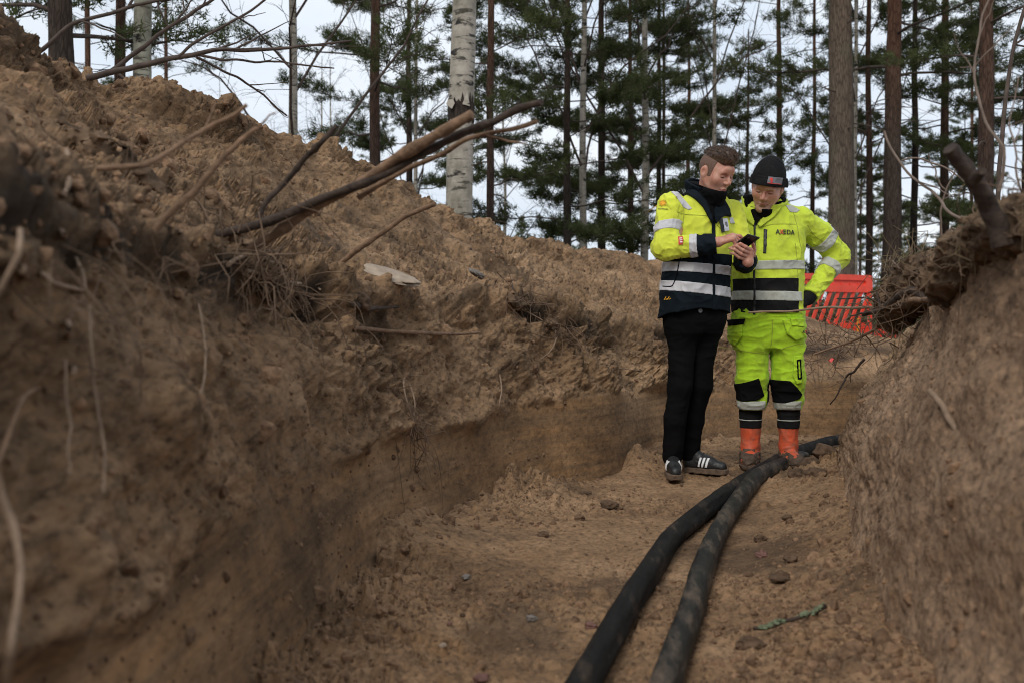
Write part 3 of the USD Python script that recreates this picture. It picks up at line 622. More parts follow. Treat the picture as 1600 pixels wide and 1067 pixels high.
CENTRE = {}
def blades(cen, dirs, n, ln, wd, rng, spread=1.0):
    """needle tufts: n thin blades fan out from each centre round its direction"""
    m = len(cen)
    c = np.repeat(cen, n, 0); d = np.repeat(dirs, n, 0)
    r = rng.normal(0, 1, (m * n, 3)); u = d * rng.uniform(.2, 1.0, (m * n, 1)) + spread * .75 * r / np.linalg.norm(r, axis=1, keepdims=True)
    u /= np.linalg.norm(u, axis=1, keepdims=True)
    w = np.cross(u, rng.normal(0, 1, (m * n, 3))); w /= np.linalg.norm(w, axis=1, keepdims=True) + 1e-9
    L = ln * rng.uniform(.6, 1.25, (m * n, 1)); c = c + rng.normal(0, ln * .25, (m * n, 3))
    a, b, e = c - w * wd * .5, c + w * wd * .5, c + u * L
    v = np.stack([a, b, e], 1).reshape(-1, 3)
    return trimesh.Trimesh(v, np.arange(len(v)).reshape(-1, 3), process=False)
def pine(name, label, seed, H, r0, zb, Lmax, nb, bark, needles, loc=(0, 0, 0), dens=1.0, lean=(0, 0), stubs=8, group=None, tuft=9, blade=(.105, .0155), rise=.25):
    rng = np.random.default_rng(seed)
    t = thing(name, label, 'tree', loc, 0, group)
    zz = np.linspace(-.3, H, 34); wob = .10
    cx = lean[0] * zz / H + wob * (fbm(np.stack([zz * .25, zz * 0, zz * 0], 1), 3, seed) - .5); cy = lean[1] * zz / H + wob * (fbm(np.stack([zz * .25, zz * 0 + 9, zz * 0], 1), 3, seed + 1) - .5)
    rr = r0 * (1 - .80 * np.clip(zz / H, 0, 1)**1.1) * (1 + .35 * np.exp(-np.maximum(zz + .3, 0) / .25))
    obj('trunk', tube(np.stack([cx, cy, zz], 1), rr, 16, .10, seed), bark, t, 60)
    at = lambda z: np.array([np.interp(z, zz, cx), np.interp(z, zz, cy), z]); rad = lambda z: float(np.interp(z, zz, rr))
    for k in range(stubs):                                      # dead snags below the crown
        z = rng.uniform(max(.5, zb * .35), max(.7, zb * 1.15)); a = rng.uniform(0, 2 * np.pi); L = rng.uniform(.25, 1.1)
        dr = np.array([math.cos(a), math.sin(a), rng.uniform(-.35, .25)])
        pts = smoothline([at(z), at(z) + dr * L * .5 + (0, 0, .03), at(z) + dr * L + (0, 0, -.06 * L)], 6, .03, seed + k)
        parts = [tube(pts, np.linspace(.016, .004, 6), 5)]
        for q in range(2):
            p0 = pts[3 + q]; parts.append(tube([p0, p0 + rng.normal(0, .14, 3), p0 + rng.normal(0, .22, 3) + dr * .15], [.005, .004, .002], 4))
        obj('dead_branch', cat(parts), MT['twig_bark'], t, 60)
    cen, dirs = [], []
    for k in range(nb):
        f = (k + rng.uniform(0, .8)) / nb; z = zb + (H - .4 - zb) * f**.92
        a = k * 2.399 + rng.uniform(-.5, .5)
        L = Lmax * (1 - f)**.62 * (.55 + .45 * min(1, f * 5 + .4)) * rng.uniform(.65, 1.15) + .25
        up0 = rng.uniform(.05, .40) + .5 * f; out = np.array([math.cos(a), math.sin(a), 0])
        sg = np.linspace(0, 1, 8)
        zc = up0 * L * .5 * sg - rise * L * .55 * sg**1.6 * (1 - f) + .10 * L * sg**3
        side = np.array([-out[1], out[0], 0]); sw = rng.uniform(-.18, .18) * L
        pts = at(z) + out * (L * sg)[:, None] + side * (sw * sg**2)[:, None]; pts[:, 2] += zc
        pts += .05 * rng.normal(0, 1, (8, 3)) * (sg**.5)[:, None] * min(1, L)
        parts = [tube(pts, np.interp(sg, [0, 1], [max(.010, min(.030, rad(z) * .22)), .005]), 6)]
        ntw = int(5 + 5.5 * L)
        for q in range(ntw):
            s0 = rng.uniform(.28, 1.0) if q else 1.0; p0 = np.array([np.interp(s0, sg, pts[:, i]) for i in range(3)])
            sd = -1 if q % 2 else 1; l2 = (.20 + .34 * L * (1.1 - s0)) * rng.uniform(.6, 1.25)
            v = out * rng.uniform(.45, 1.0) + side * sd * rng.uniform(.25, 1.0) + np.array([0, 0, rng.uniform(-.08, .50)]); v /= np.linalg.norm(v)
            tp = np.stack([p0, p0 + v * l2 * .5 + (0, 0, -.02), p0 + v * l2 + (0, 0, .05 * l2)])
            parts.append(tube(tp, [.006, .0045, .003], 4, cap=False))
            m = max(2, int(1.35 * dens * l2 / .052)); e = rng.uniform(.18, 1.05, m)
            cen.append(tp[0] + (tp[2] - tp[0]) * e[:, None] + rng.normal(0, .035, (m, 3))); dd = np.repeat((v + (0, 0, .45))[None], m, 0); dirs.append(dd)
        obj('branch', cat(parts), MT['twig_bark'], t, 60)
    cen, dirs = np.vstack(cen), np.vstack(dirs)
    c = obj('crown', blades(cen, dirs / np.linalg.norm(dirs, axis=1, keepdims=True), tuft, blade[0], blade[1], rng), needles, t, False)
    tag(c, kind='stuff')
    CENTRE[str(t.GetPath())] = at
    return t
def birch(name, label, seed, H, r0, zb, nb, bark, loc=(0, 0, 0), lean=(0, 0), group=None, Lk=.30, twigs=7):
    rng = np.random.default_rng(seed); t = thing(name, label, 'tree', loc, 0, group)
    zz = np.linspace(-.3, H, 40)
    cx = lean[0] * zz / H + .12 * (fbm(np.stack([zz * .22, zz * 0, zz * 0], 1), 3, seed) - .5); cy = lean[1] * zz / H + .12 * (fbm(np.stack([zz * .22, zz * 0 + 5, zz * 0], 1), 3, seed + 1) - .5)
    rr = r0 * (1 - .88 * np.clip(zz / H, 0, 1)**1.2) * (1 + .3 * np.exp(-np.maximum(zz + .3, 0) / .25))
    obj('trunk', tube(np.stack([cx, cy, zz], 1), rr, 18, .05, seed), bark, t, 60)
    at = lambda z: np.array([np.interp(z, zz, cx), np.interp(z, zz, cy), z]); rad = lambda z: float(np.interp(z, zz, rr))
    for k in range(nb):
        f = (k + rng.uniform(0, .7)) / nb; z = zb + (H * .96 - zb) * f; a = k * 2.399 + rng.uniform(-.4, .4)
        L = (H - z) * Lk * rng.uniform(.7, 1.2) + .4
        out = np.array([math.cos(a), math.sin(a), 0]); sg = np.linspace(0, 1, 9); el = rng.uniform(.9, 1.7)
        pts = at(z) + out * (L * sg)[:, None]; pts[:, 2] += L * el * sg - .30 * L * sg**2.2
        pts += .04 * L * rng.normal(0, 1, (9, 3)) * (sg**.7)[:, None]
        parts = [tube(pts, np.interp(sg, [0, 1], [max(.006, rad(z) * .36), .0025]), 6)]
        for q in range(int(twigs * (1 + L * .5))):
            s0 = rng.uniform(.2, 1.0); p0 = np.array([np.interp(s0, sg, pts[:, i]) for i in range(3)])
            l2 = L * rng.uniform(.15, .42) * (1.15 - .6 * s0); v = out * .6 + rng.normal(0, .5, 3) + (0, 0, .35); v /= np.linalg.norm(v)
            tp = np.stack([p0, p0 + v * l2 * .5, p0 + v * l2 + (0, 0, -.10 * l2)]); parts.append(tube(tp, [.0045, .0035, .002], 4, cap=False))
            for w in range(3):
                p1 = tp[1] + (tp[2] - tp[1]) * rng.random(); v2 = v + rng.normal(0, .5, 3); parts.append(tube([p1, p1 + v2 * l2 * .25, p1 + v2 * l2 * .45 + (0, 0, -.08 * l2)], [.003, .0025, .0015], 3, cap=False))
        obj('branch', cat(parts), MT['twig_bark'], t, 60)
    CENTRE[str(t.GetPath())] = at
    return t
def foot(px, d):
    p = P(px, 505, d); return np.array([p[0], p[1], float(ground_z(p[0], p[1])) - .05])
WALL = 'slender trees deep in the forest'

# the trees one can point at, left to right
pine('pine_tree', 'thick dark trunked tree at the top left behind the crest of the spoil heap', 11, 12, .155, 1.7, 2.6, 26, MT['dark_bark'], MT['needles_dark'], foot(103, 10.5), dens=.8)
slim = pine('pine_tree', 'slim orange barked pine just left of the mossy birch on the far left', 12, 13, .082, 4.2, 1.5, 24, MT['pine_bark_red'], MT['needles'], foot(185, 13), lean=(.15, 0))
birch('birch_tree', 'mossy green grey birch trunk behind the heap beside a slim orange pine', 13, 13, .118, 5.5, 14, MT['birch_mossy'], foot(207, 11.2), lean=(.55, 0))
bare = birch('birch_tree', 'slender white birch with bare steep branches standing alone against the sky', 14, 9.5, .078, 1.7, 15, MT['birch'], foot(461, 13.5), lean=(-.12, 0), Lk=.40)
mid = pine('pine_tree', 'straight pine with sparse side branches left of the big white birch', 15, 13.5, .100, 2.6, 2.3, 25, MT['pine_bark_red'], MT['needles'], foot(590, 16), dens=.72)
bb = birch('birch_tree', 'big white birch with a dark torn ring of bark above the sticks', 16, 15, .150, 7.5, 12, MT['birch'], foot(716, 10.6), lean=(.42, 0))
thin = pine('pine_tree', 'thin dark red pine immediately right of the big white birch', 17, 13, .078, 2.4, 1.9, 24, MT['pine_bark_red'], MT['needles'], foot(768, 17), dens=.8, lean=(.05, 0))
bushy = pine('pine_tree', 'bushy dark green pine left of the person in the navy jacket', 18, 11, .085, 1.0, 3.1, 40, MT['dark_bark'], MT['needles_dark'], foot(888, 19), dens=1.15, tuft=10)
bushy2 = pine('pine_tree', 'broad drooping pine right behind the person in the navy jacket', 19, 10, .08, .9, 2.9, 38, MT['pine_bark_red'], MT['needles'], foot(985, 22), dens=1.1, tuft=10)
pine('pine_tree', 'big straight pine with grey brown furrowed bark behind the hand on hip', 20, 19, .235, 7.4, 3.4, 22, MT['pine_bark_grey'], MT['needles'], foot(1312, 17.2), dens=.8, lean=(-.10, 0), stubs=12)
big = pine('pine_tree', 'second thick pine, orange at the top and dark below, right of the grey one', 21, 15, .185, 4.6, 3.2, 28, MT['pine_bark'], MT['needles'], foot(1391, 19), dens=.95)
pine('pine_tree', 'reddish pine at the far right behind the stump and bare twigs', 22, 14, .128, 3.6, 2.7, 26, MT['pine_bark_red'], MT['needles'], foot(1541, 15), dens=.9, lean=(-.12, 0))
olive = pine('pine_tree', 'young olive green pine behind the beanie of the person with hand on hip', 23, 7.5, .07, .6, 1.7, 30, MT['twig_bark'], MT['needles_light'], foot(1168, 25), dens=1.1)

# the torn bark of the big birch
zt = P(718, 168, 10.6)[2] - foot(716, 10.6)[2]
nn = 40; an = np.arange(nn) * 2 * np.pi / nn; rg = np.random.default_rng(5)
tx, ty, _ = CENTRE[str(bb.GetPath())](zt)
tri = []
v0 = np.stack([tx + .140 * np.cos(an), ty + .140 * np.sin(an), zt - .20 + .06 * rg.random(nn)], 1); v1 = np.stack([tx + .142 * np.cos(an), ty + .142 * np.sin(an), zt + .03 + .13 * rg.random(nn) * (np.arange(nn) % 2)], 1)
j = np.arange(nn); fr_ = np.vstack([np.stack([j, (j + 1) % nn, (j + 1) % nn + nn], 1), np.stack([j, (j + 1) % nn + nn, j + nn], 1)])
obj('torn_bark', trimesh.Trimesh(np.vstack([v0, v1]), fr_, process=False), MT['dark_bark'], bb, 40)
fl = [strip_poly([(tx - .15, zt + .0), (tx - .10, zt + .12), (tx - .06, zt + .01), (tx - .09, zt - .05)], .006), strip_poly([(tx + .02, zt + .0), (tx + .07, zt + .14), (tx + .10, zt - .02)], .006)]
for m in fl:
    m.apply_translation((0, ty - .148, 0)); obj('bark_flap', m, MT['birch'], bb, 40)

# the others behind: each from one of the trees above
others = [  # root, px, distance, scale, turn, label
    (birch, None)]
def more(root, px, d, sc, turn, label, group=None):
    return_ = thing(root.GetName().rstrip('_0123456789'), label, 'tree', foot(px, d), turn, group, sc)
    return_.GetReferences().AddInternalReference(root.GetPath()); return_.SetInstanceable(True)
    return return_
more(bare, 650, 22, (.75, .75, 1.15), 140, 'thin pale birch behind the foliage between the straight pine and the big birch')
more(bare, 913, 19.5, (1.0, 1.0, 1.4), 75, 'pale birch trunk among the dark pines left of the navy jacket')
more(bare, 1005, 20.5, (1.15, 1.15, 1.4), 200, 'stout pale birch rising behind the navy jacket shoulder')
more(bare, 1115, 22, (.75, .75, 1.6), 310, 'tall thin grey birch alone against the pale sky between the two heads')
more(bare, 1336, 21, (.75, .75, 1.3), 20, 'thin white birch stem squeezed between the two thick pines')
more(slim, 1268, 26, (.85, .85, 1.0), 30, 'thin reddish pine above the raised shoulder of the worn hi-vis jacket')
more(slim, 1358, 22, (1.0, 1.0, 1.0), 200, 'bright orange slim pine between the two thick pines')
more(slim, 1038, 27, (.75, .75, 1.0), 120, 'far thin red pine directly above the head of the man in navy')
for px, d, sc, tn_, root, lab in [
    (-25, 13, 1.0, 40, mid, 'dark pine cut by the left edge of the photo'),
    (140, 18, .9, 100, thin, 'pine between the dark trunk and the orange pine at the top left'),
    (262, 25, 1.0, 310, thin, 'distant pine whose sprays hang right of the mossy birch'),
    (640, 24, 1.1, 80, bushy, 'dense pine filling the gap left of the big white birch'),
    (940, 23, 1.2, 60, bushy, 'tall dense pine in the middle of the dark green mass'),
    (1028, 26, 1.0, 220, bushy, 'dense pine at the right edge of the dark green mass'),
    (1075, 31, .9, 15, mid, 'lacy far pine left of the tall thin birch'),
    (1215, 27, 1.05, 190, mid, 'airy pine left of the big grey barked pine'),
    (1425, 24, 1.15, 130, bushy, 'dense pine right of the two thick trunks'),
    (1475, 22, 1.1, 30, mid, 'pine with a dark stem left of the stump'),
    (1600, 20, 1.05, 170, bushy2, 'dense pine cut by the right edge of the photo')]:
    more(root, px, d, sc, tn_, lab)
rng = np.random.default_rng(77)
kinds = [mid, thin, slim, bushy, bushy2, olive]
for k in range(5):
    px = rng.uniform(-150, 1750); d = rng.uniform(30, 60)
    if 1085 < px < 1200 and rng.random() < .75: continue
    if (270 < px < 560) and rng.random() < .9: continue
    r = kinds[rng.integers(0, 6)]
    more(r, px, d, float(rng.uniform(.85, 1.25)), float(rng.uniform(0, 360)), 'slender dark tree far back in the forest', WALL)
for k in range(9):
    px = [300, 350, 395, 430, 500, 520, 548, 790, 1150][k]; d = 30 + 6 * rng.random()
    more(bare, px, d, float(rng.uniform(.7, .95)), float(rng.uniform(0, 360)), 'small bare birch against the bright sky far behind the heap', 'small bare birches far behind the heap')
# the far wood, one mass
def far_tree(seed):
    rg = np.random.default_rng(seed); H = 13
    tr = tube([(0, 0, 0), (.1, 0, H * .5), (0, 0, H)], [.14, .10, .03], 6)
    n = 260; z = rg.uniform(2.0, H, n); R = 1.9 * (1 - (z - 2) / (H - 1.5))**.7 * np.sqrt(rg.random(n)); a = rg.uniform(0, 6.28, n)
    c = np.stack([R * np.cos(a), R * np.sin(a), z], 1)
    return tr, blades(c, np.tile([0, 0, -.1], (n, 1)), 9, .42, .16, rg, 1.3)
pos, sc = [], []
for k in range(22):
    a = rng.uniform(-.75, .75); d = rng.uniform(80, 150); x, y = d * math.sin(a), d * math.cos(a)
    pos.append((x, y, float(ground_z(x, y)))); sc.append(rng.uniform(.7, 1.05))
fts = [far_tree(s) for s in (1, 2, 3)]
pos = np.array(pos); sc = np.array(sc)
instancer('distant_trunks', [f[0] for f in fts], [MT['pine_bark_red']] * 3, pos, sc, np.random.default_rng(5), 'thin trunks of the far wood seen between the nearer trees', 'wood', tilt=False)
instancer('distant_wood', [f[1] for f in fts], [MT['needles']] * 3, pos, sc, np.random.default_rng(5), 'far green wood closing the view between the nearer trees', 'wood', tilt=False)
# undergrowth: thin brown stems and bilberry on the forest ground
def shrub(seed, n=26, h=.45, leaves=True):
    rg = np.random.default_rng(seed); parts = []; c = []
    for k in range(n):
        b = rg.normal(0, .16, 2); tip = b + rg.normal(0, .18, 2); z = h * rg.uniform(.5, 1.2)
        pts = np.array([[*b, 0], [*(b * .5 + tip * .5 + rg.normal(0, .03, 2)), z * .55], [*tip, z]])
        parts.append(tube(pts, [.005, .004, .002], 3, cap=False)); c.append(pts[1:] + rg.normal(0, .04, (2, 3))); c.append(pts[1:] + rg.normal(0, .06, (2, 3)))
    return cat(parts), blades(np.vstack(c), np.tile([0, 0, .6], (4 * n, 1)), 3, .05, .022, rg)
sh = [shrub(s) for s in range(4)]
pos = []
while len(pos) < 2600:
    d = 8.5 + 30 * rng.random()**1.4; px = rng.uniform(-50, 1700); p = foot(px, d)
    if contains_xy(hole.buffer(.5), p[0], p[1]) or (px < 1150 and d < 13) or (1200 < px < 1440 and d < 16.8): continue
    pos.append(p)
pos = np.array(pos); s1 = rng.uniform(.5, 1.3, len(pos))
MT['heather'] = plain('undergrowth_leaves', (0.075, 0.072, 0.034), 0.85, 0.2, var=.5, scale=3)
MT['dead_stems'] = plain('dead_stems', (0.11, 0.085, 0.06), 0.9, 0.2, var=.4, scale=3)
instancer('undergrowth_stems', [s[0] for s in sh], [MT['dead_stems']] * 4, pos, s1, np.random.default_rng(6), 'thin brown stems of undergrowth on the forest floor', 'undergrowth', tilt=False)
instancer('undergrowth_leaves', [s[1] for s in sh], [MT['heather']] * 4, pos, s1, np.random.default_rng(6), 'low olive brown leaves of undergrowth on the forest floor', 'undergrowth', tilt=False)
# ---------------------------------------------------------------- the two people
def head_sdf(jaw=1.0, wide=1.0):
    """canonical head: faces -y, origin between the ears"""
    s = [ell((0, .014, .030), (.0755 * wide, .096, .088)), ell((0, -.026, -.025), (.064 * wide, .071, .088))]
    for k in (-1, 1):
        s += [cap((k * .056 * wide, .012, -.045), (k * .020, -.072, -.104), .018, .016), ell((k * .044 * wide, -.056, -.022), (.024, .026, .024))]
    s += [ell((0, -.080, -.106), (.024, .019, .017)), cap((-.036, -.081, .024), (.036, -.081, .024), .0125), cap((-.014, -.088, .045), (.014, -.088, .045), .018)]
    base = union(s, .026)
    parts = [base, cap((0, -.091, .012), (0, -.114, -.026), .0085, .0115)]
    for k in (-1, 1): parts += [ell((k * .0115, -.104, -.032), (.0085, .011, .0075))]
    f1 = union(parts, .010)
    def sock(p):
        d = f1(p)
        for k in (-1, 1):
            d = -smin(-d, ell((k * .031, -.102, .004), (.021, .021, .0135))(p), .010)
        for k in (-1, 1):
            d = smin(d, ell((k * .0305, -.0775, .003), (.0155, .0140, .0120))(p), .003)
        # lips and the line of the mouth
        d = smin(d, union([cap((-.021, -.087, -.066), (-.004, -.0965, -.0615), .0035, .0050), cap((.021, -.087, -.066), (.004, -.0965, -.0615), .0035, .0050)], .004)(p), .005)
        d = smin(d, cap((-.013, -.0905, -.0735), (.013, -.0905, -.0735), .0058)(p), .006)
        d = -smin(-d, cap((-.021, -.092, -.0672), (.021, -.092, -.0672), .0022)(p), .003)
        d = -smin(-d, ell((0, -.106, -.088), (.018, .014, .006))(p), .010)
        for k in (-1, 1):
            e = ell((k * .0775 * wide, .016, -.006), (.0085, .0200, .0335), Rz(-18 * k) @ Rx(-10))
            e2 = cut(e, ell((k * .086 * wide, .010, -.002), (.0065, .012, .019)), .004)
            d = smin(d, e2(p), .006)
        return d
    return sock
def placed(f, c, R):
    c = np.asarray(c, float)
    return lambda p: f((p - c) @ R)                # R's columns are the local axes
def hand_sdf(w, along, back, thumbside, curls, thumb, size=1.0, spread=1.0):
    """w wrist; along: to the fingers; back: out of the back of the hand; thumbside: +1/-1 along across = along x back"""
    y = np.asarray(along, float); y /= np.linalg.norm(y)
    z = np.asarray(back, float); z -= y * (y @ z); z /= np.linalg.norm(z)
    x = np.cross(y, z) * thumbside
    R = np.stack([x, y, z], 1); w = np.asarray(w, float)
    T = lambda q: w + R @ (np.asarray(q, float) * size)
    kx = np.array([.030, .010, -.010, -.028]); ky = [.088, .093, .088, .078]
    L = [(.042, .025, .021), (.046, .028, .022), (.043, .026, .022), (.033, .020, .019)]
    palm = union([cap(T((kx[i] * .55, .004, 0)), T((kx[i], ky[i], 0)), .0165 * size, .0115 * size) for i in range(4)] + [cap(T((.012, .018, -.008)), T((.034, .045, -.014)), .015 * size, .012 * size)], .014)
    fs = []
    for i in range(4):
        q = np.array([kx[i], ky[i], 0.0]); a = 0; pts = [T(q)]
        for j in range(3):
            a += math.radians(curls[i][j])
            q = q + L[i][j] * np.array([0.12 * spread * (kx[i] / .03), math.cos(a), -math.sin(a)])
            pts.append(T(q))
        r = (.0095 if i < 3 else .0082) * size
        fs.append(chain(pts, [r * 1.04, r, r * .92, r * .82], .004))
    tp = [T(q) for q in thumb]
    fs.append(chain(tp, [.0125 * size, .0105 * size, .0092 * size], .004))
    hand = union([palm], 0)
    return lambda p: union(fs, .002)(p) if False else smin(hand(p), np.minimum.reduce([g(p) for g in fs]), .007)
def body_mesh(fine, core):
    """head and hands (fine meshes) and the core below the clothes as one continuous surface"""
    def mani(t):
        t = trimesh.Trimesh(t.vertices, t.faces, process=True)
        return m3.Manifold(m3.Mesh(np.asarray(t.vertices, np.float32), np.asarray(t.faces, np.uint32)))
    try:
        out = mani(core)
        if out.status() != m3.Error.NoError: raise ValueError
        for t in fine:
            k = mani(t)
            if k.status() != m3.Error.NoError: raise ValueError
            out = out + k
        a = out.to_mesh()
        return trimesh.Trimesh(a.vert_properties[:, :3], a.tri_verts, process=False)
    except Exception:
        return cat([core] + fine)
def span(pts, pad):
    p = np.asarray(pts, float)
    return p.min(0) - pad, p.max(0) + pad
def disc(x, z, r, n=16, th=.002):
    a = np.arange(n) * 2 * np.pi / n
    return strip_poly(np.stack([x + r * np.cos(a), z + r * np.sin(a)], 1), th)
def strip_poly(pts, th=.002, dense=0.0):
    """a flat polygon in x-z with thickness along y"""
    from shapely.geometry import Polygon
    pg = Polygon(pts)
    m = trimesh.creation.extrude_polygon(pg, th, engine='earcut')
    v = m.vertices; m = trimesh.Trimesh(np.stack([v[:, 0], v[:, 2] - th, v[:, 1]], 1), m.faces[:, ::-1], process=False)
    if dense:
        vv, ff = trimesh.remesh.subdivide_to_size(m.vertices, m.faces, dense)
        m = trimesh.Trimesh(vv, ff, process=False)
    return m
def lettering(text, x, z, h, tilt=0.0, bold=True, th=.0015):
    m = meshkit.text_mesh(text, h, th, bold)
    v = m.vertices; c, s = math.cos(math.radians(tilt)), math.sin(math.radians(tilt))
    v = np.stack([x + v[:, 0] * c - v[:, 1] * s, -v[:, 2], z + v[:, 0] * s + v[:, 1] * c], 1)
    return trimesh.Trimesh(v, m.faces, process=False)

# ---- the man in dark trousers, typing on a phone
def man_typing():
    D, BX, BY = 5.5, 1080, 745
    S = D / FPX
    base = P(BX, BY, D); base[2] = 0.012
    q = lambda px, py, y=0.0: P(px, py, D + y) - base
    pz = lambda pts, y=-.13: [tuple(q(a, b, y)[[0, 2]]) for a, b in pts]
    t = thing('person', 'person in yellow and navy work jacket and black trousers tapping a phone', 'person', base)
    # ---- head
    HR = Rz(36) @ Rx(24) @ Ry(-2); HC = q(1118.5, 270, -.075); G = .99
    hs = head_sdf()
    HS = lambda p: hs(((p - HC) @ HR) / G) * G
    neck = cap(HC + HR @ np.array([0, .025, -.05]), (.085, .015, 1.45), .056, .066)
    headneck = lambda p: smin(HS(p), neck(p), .02)
    head = nets(headneck, HC - (.15, .16, .20), HC + (.15, .16, .16), .0026)
    # ---- hands
    W1 = q(1121, 379, -.250)
    right = hand_sdf(W1, (.90, -.16, .30), (-.25, -.40, .9), -1, [(30, 30, 22), (58, 55, 30), (72, 66, 40), (78, 70, 40)], [(.024, .030, -.010), (.046, .062, -.020), (.040, .092, -.030)], .98)
    hand1 = nets(lambda p: smin(right(p), cap(q(1106, 381, -.235), W1, .03, .024)(p), .02), W1 - (.08, .12, .08), W1 + (.17, .09, .09), .0026)
    f = [[q(1173, 391, -.300), q(1165, 386, -.335), q(1157, 381.5, -.335), q(1152.5, 383, -.312)],
         [q(1173, 396.5, -.292), q(1161, 391.5, -.333), q(1151, 385, -.334), q(1146, 385.5, -.312)],
         [q(1171, 402, -.284), q(1158, 397, -.324), q(1148, 390, -.326), q(1143, 390, -.306)],
         [q(1167, 406, -.276), q(1155, 402.5, -.308), q(1147, 396.5, -.312), q(1142.5, 396, -.296)]]
    W2 = q(1168.5, 409, -.278)
    palm = union([cap(W2, k[0], .024, .013) for k in f], .012)
    fing = [chain(k, [.0102, .0094, .0086, .0076], .004) for k in f] + [chain([q(1176, 402, -.25), q(1178.5, 391, -.262), q(1176.5, 382, -.285)], [.0135, .0110, .0092], .004)]
    W2b = q(1167, 409, -.272) * .68 + np.array([.292, .0, 1.180]) * .32
    lh = lambda p: smin(palm(p), np.minimum.reduce([g(p) for g in fing]), .006)
    hand2 = nets(lambda p: smin(lh(p), cap(W2, W2b, .026, .028)(p), .012), W2 - (.14, .12, .10), W2 + (.10, .08, .16), .0026)
    # ---- core under the clothes
    core = union([cap((.085, .0, 1.47), (.03, 0, 1.0), .09, .12), cap((.085, .015, 1.44), (.10, .0, 1.53), .06, .055),
                  cap((-.06, -.07, 1.44), (-.155, -.17, 1.25), .045, .04), cap((-.155, -.17, 1.25), q(1110, 381, -.235), .04, .030),
                  cap((.22, .08, 1.46), (.285, .0, 1.18), .045, .04), cap((.285, 0, 1.18), W2b, .04, .030),
                  cap((-.04, 0, .9), (-.07, -.03, .48), .07, .05), cap((-.07, -.03, .48), (-.108, 0, .1), .045, .035), cap((-.108, 0, .1), (-.12, -.12, .05), .03, .025),
                  cap((.085, .03, .9), (.06, .04, .48), .07, .05), cap((.06, .04, .48), (.02, .12, .1), .045, .035), cap((.02, .12, .1), (.12, .05, .045), .03, .025)], .03)
    cm = nets(core, (-.3, -.32, .0), (.42, .32, 1.62), .010)
    obj('body', body_mesh([head, hand1, hand2], cm), MT['skin'], t, True)
    # ---- hair
    L = lambda g: (lambda p: g(((p - HC) @ HR) / G) * G)
    top = union([ell((0, .004, .088), (.067, .090, .043)), ell((.004, -.070, .094), (.054, .034, .032)), ell((-.008, -.035, .111), (.054, .062, .033))], .03)
    def strands(p):
        d = top(p); n = noise(np.stack([p[:, 0] * 95 + p[:, 1] * 22, p[:, 1] * 12, p[:, 2] * 50], 1), 3)
        return d + .0075 * (n - .55)
    hb = (HC - (.15, .16, .05), HC + (.15, .16, .17))
    obj('hair', nets(L(inter(strands, plane((0, -.30, -1), -.036))), *hb, .0026), MT['hair'], t, True)
    hm = nets(L(inter(strands, plane((0, -.30, -1), -.036))), *hb, .004); hg = np.random.default_rng(4)
    fi = hg.choice(len(hm.faces), 1800, p=hm.area_faces / hm.area_faces.sum()); cp, cn = hm.triangles_center[fi], hm.face_normals[fi]
    cn *= np.sign(((cp - (HC + HR @ np.array([0, 0, .07]))) * cn).sum(1, keepdims=True)); okk = ((cn @ HR)[:, 2] > .05); cp, cn = cp[okk], cn[okk]
    dv = HR @ np.array([-.35, .85, .25]); tv = dv - cn * (cn @ dv)[:, None]; tv /= np.linalg.norm(tv, axis=1, keepdims=True); tv += hg.normal(0, .18, tv.shape)
    ln = hg.uniform(.014, .036, (len(cp), 1)); crv = np.stack([cp - cn * .002, cp + tv * ln * .5 + cn * .0035, cp + tv * ln + cn * .002], 1)
    bc = UsdGeom.BasisCurves.Define(stage, str(t.GetPath()) + '/hair_strands'); bc.CreateTypeAttr('linear')
    bc.CreatePointsAttr(Vt.Vec3fArray.FromNumpy(crv.reshape(-1, 3).astype(np.float32))); bc.CreateCurveVertexCountsAttr(Vt.IntArray.FromNumpy(np.full(len(crv), 3, np.int32)))
    bc.CreateWidthsAttr(Vt.FloatArray.FromNumpy(np.tile(np.array([.0022, .0018, .0006], np.float32), len(crv)))); bc.SetWidthsInterpolation('vertex')
    UsdShade.MaterialBindingAPI.Apply(bc.GetPrim()).Bind(MT['hair']); tag(bc, kind='stuff')
    fade = inter(grow(hs, .0022), plane((0, -1, -.12), .034), plane((0, -.15, -1), .020), lambda p: -(ell((0, -.09, -.02), (.078, .072, .10))(p)), lambda p: .012 - np.abs(np.abs(p[:, 0]) - .088) - 0 * p[:, 0] if False else plane((0, 0, -1), .03)(p))
    ears = union([ell((k * .080, .014, -.006), (.016, .026, .042)) for k in (-1, 1)])
    obj('cropped_hair', nets(L(inter(fade, lambda p: -ears(p))), HC - (.15, .16, .1), HC + (.15, .16, .17), .0026), MT['fade'], t, True)
    for k in (-1, 1):
        obj('eyebrow', nets(L(inter(grow(hs, .002), union([cap((k * .014, -.095, .0215), (k * .034, -.088, .0275), .0042, .0040), cap((k * .034, -.088, .0275), (k * .050, -.072, .0215), .004, .0025)], .003))), HC - .16, HC + .16, .0024), MT['brow'], t, True)
        obj('eye', nets(L(inter(grow(hs, .0008), cap((k * .018, -.094, -.0015), (k * .043, -.085, -.0030), .0036, .0032))), HC - .16, HC + .16, .0020), MT['eye'], t, True)
    obj('lips', nets(L(inter(grow(hs, .0012), ell((0, -.092, -.0685), (.0215, .02, .0085)))), HC - .16, HC + .16, .0024), MT['lips'], t, True)
    # ---- jacket
    YAW = 30
    torso0 = stack([.80, .95, 1.10, 1.25, 1.38, 1.47, 1.54], [(.012, 0), (.018, 0), (.025, 0), (.045, -.005), (.062, 0), (.075, .005), (.083, .01)], [.210, .206, .200, .205, .205, .150, .085], [.158, .152, .145, .142, .128, .105, .078], YAW)
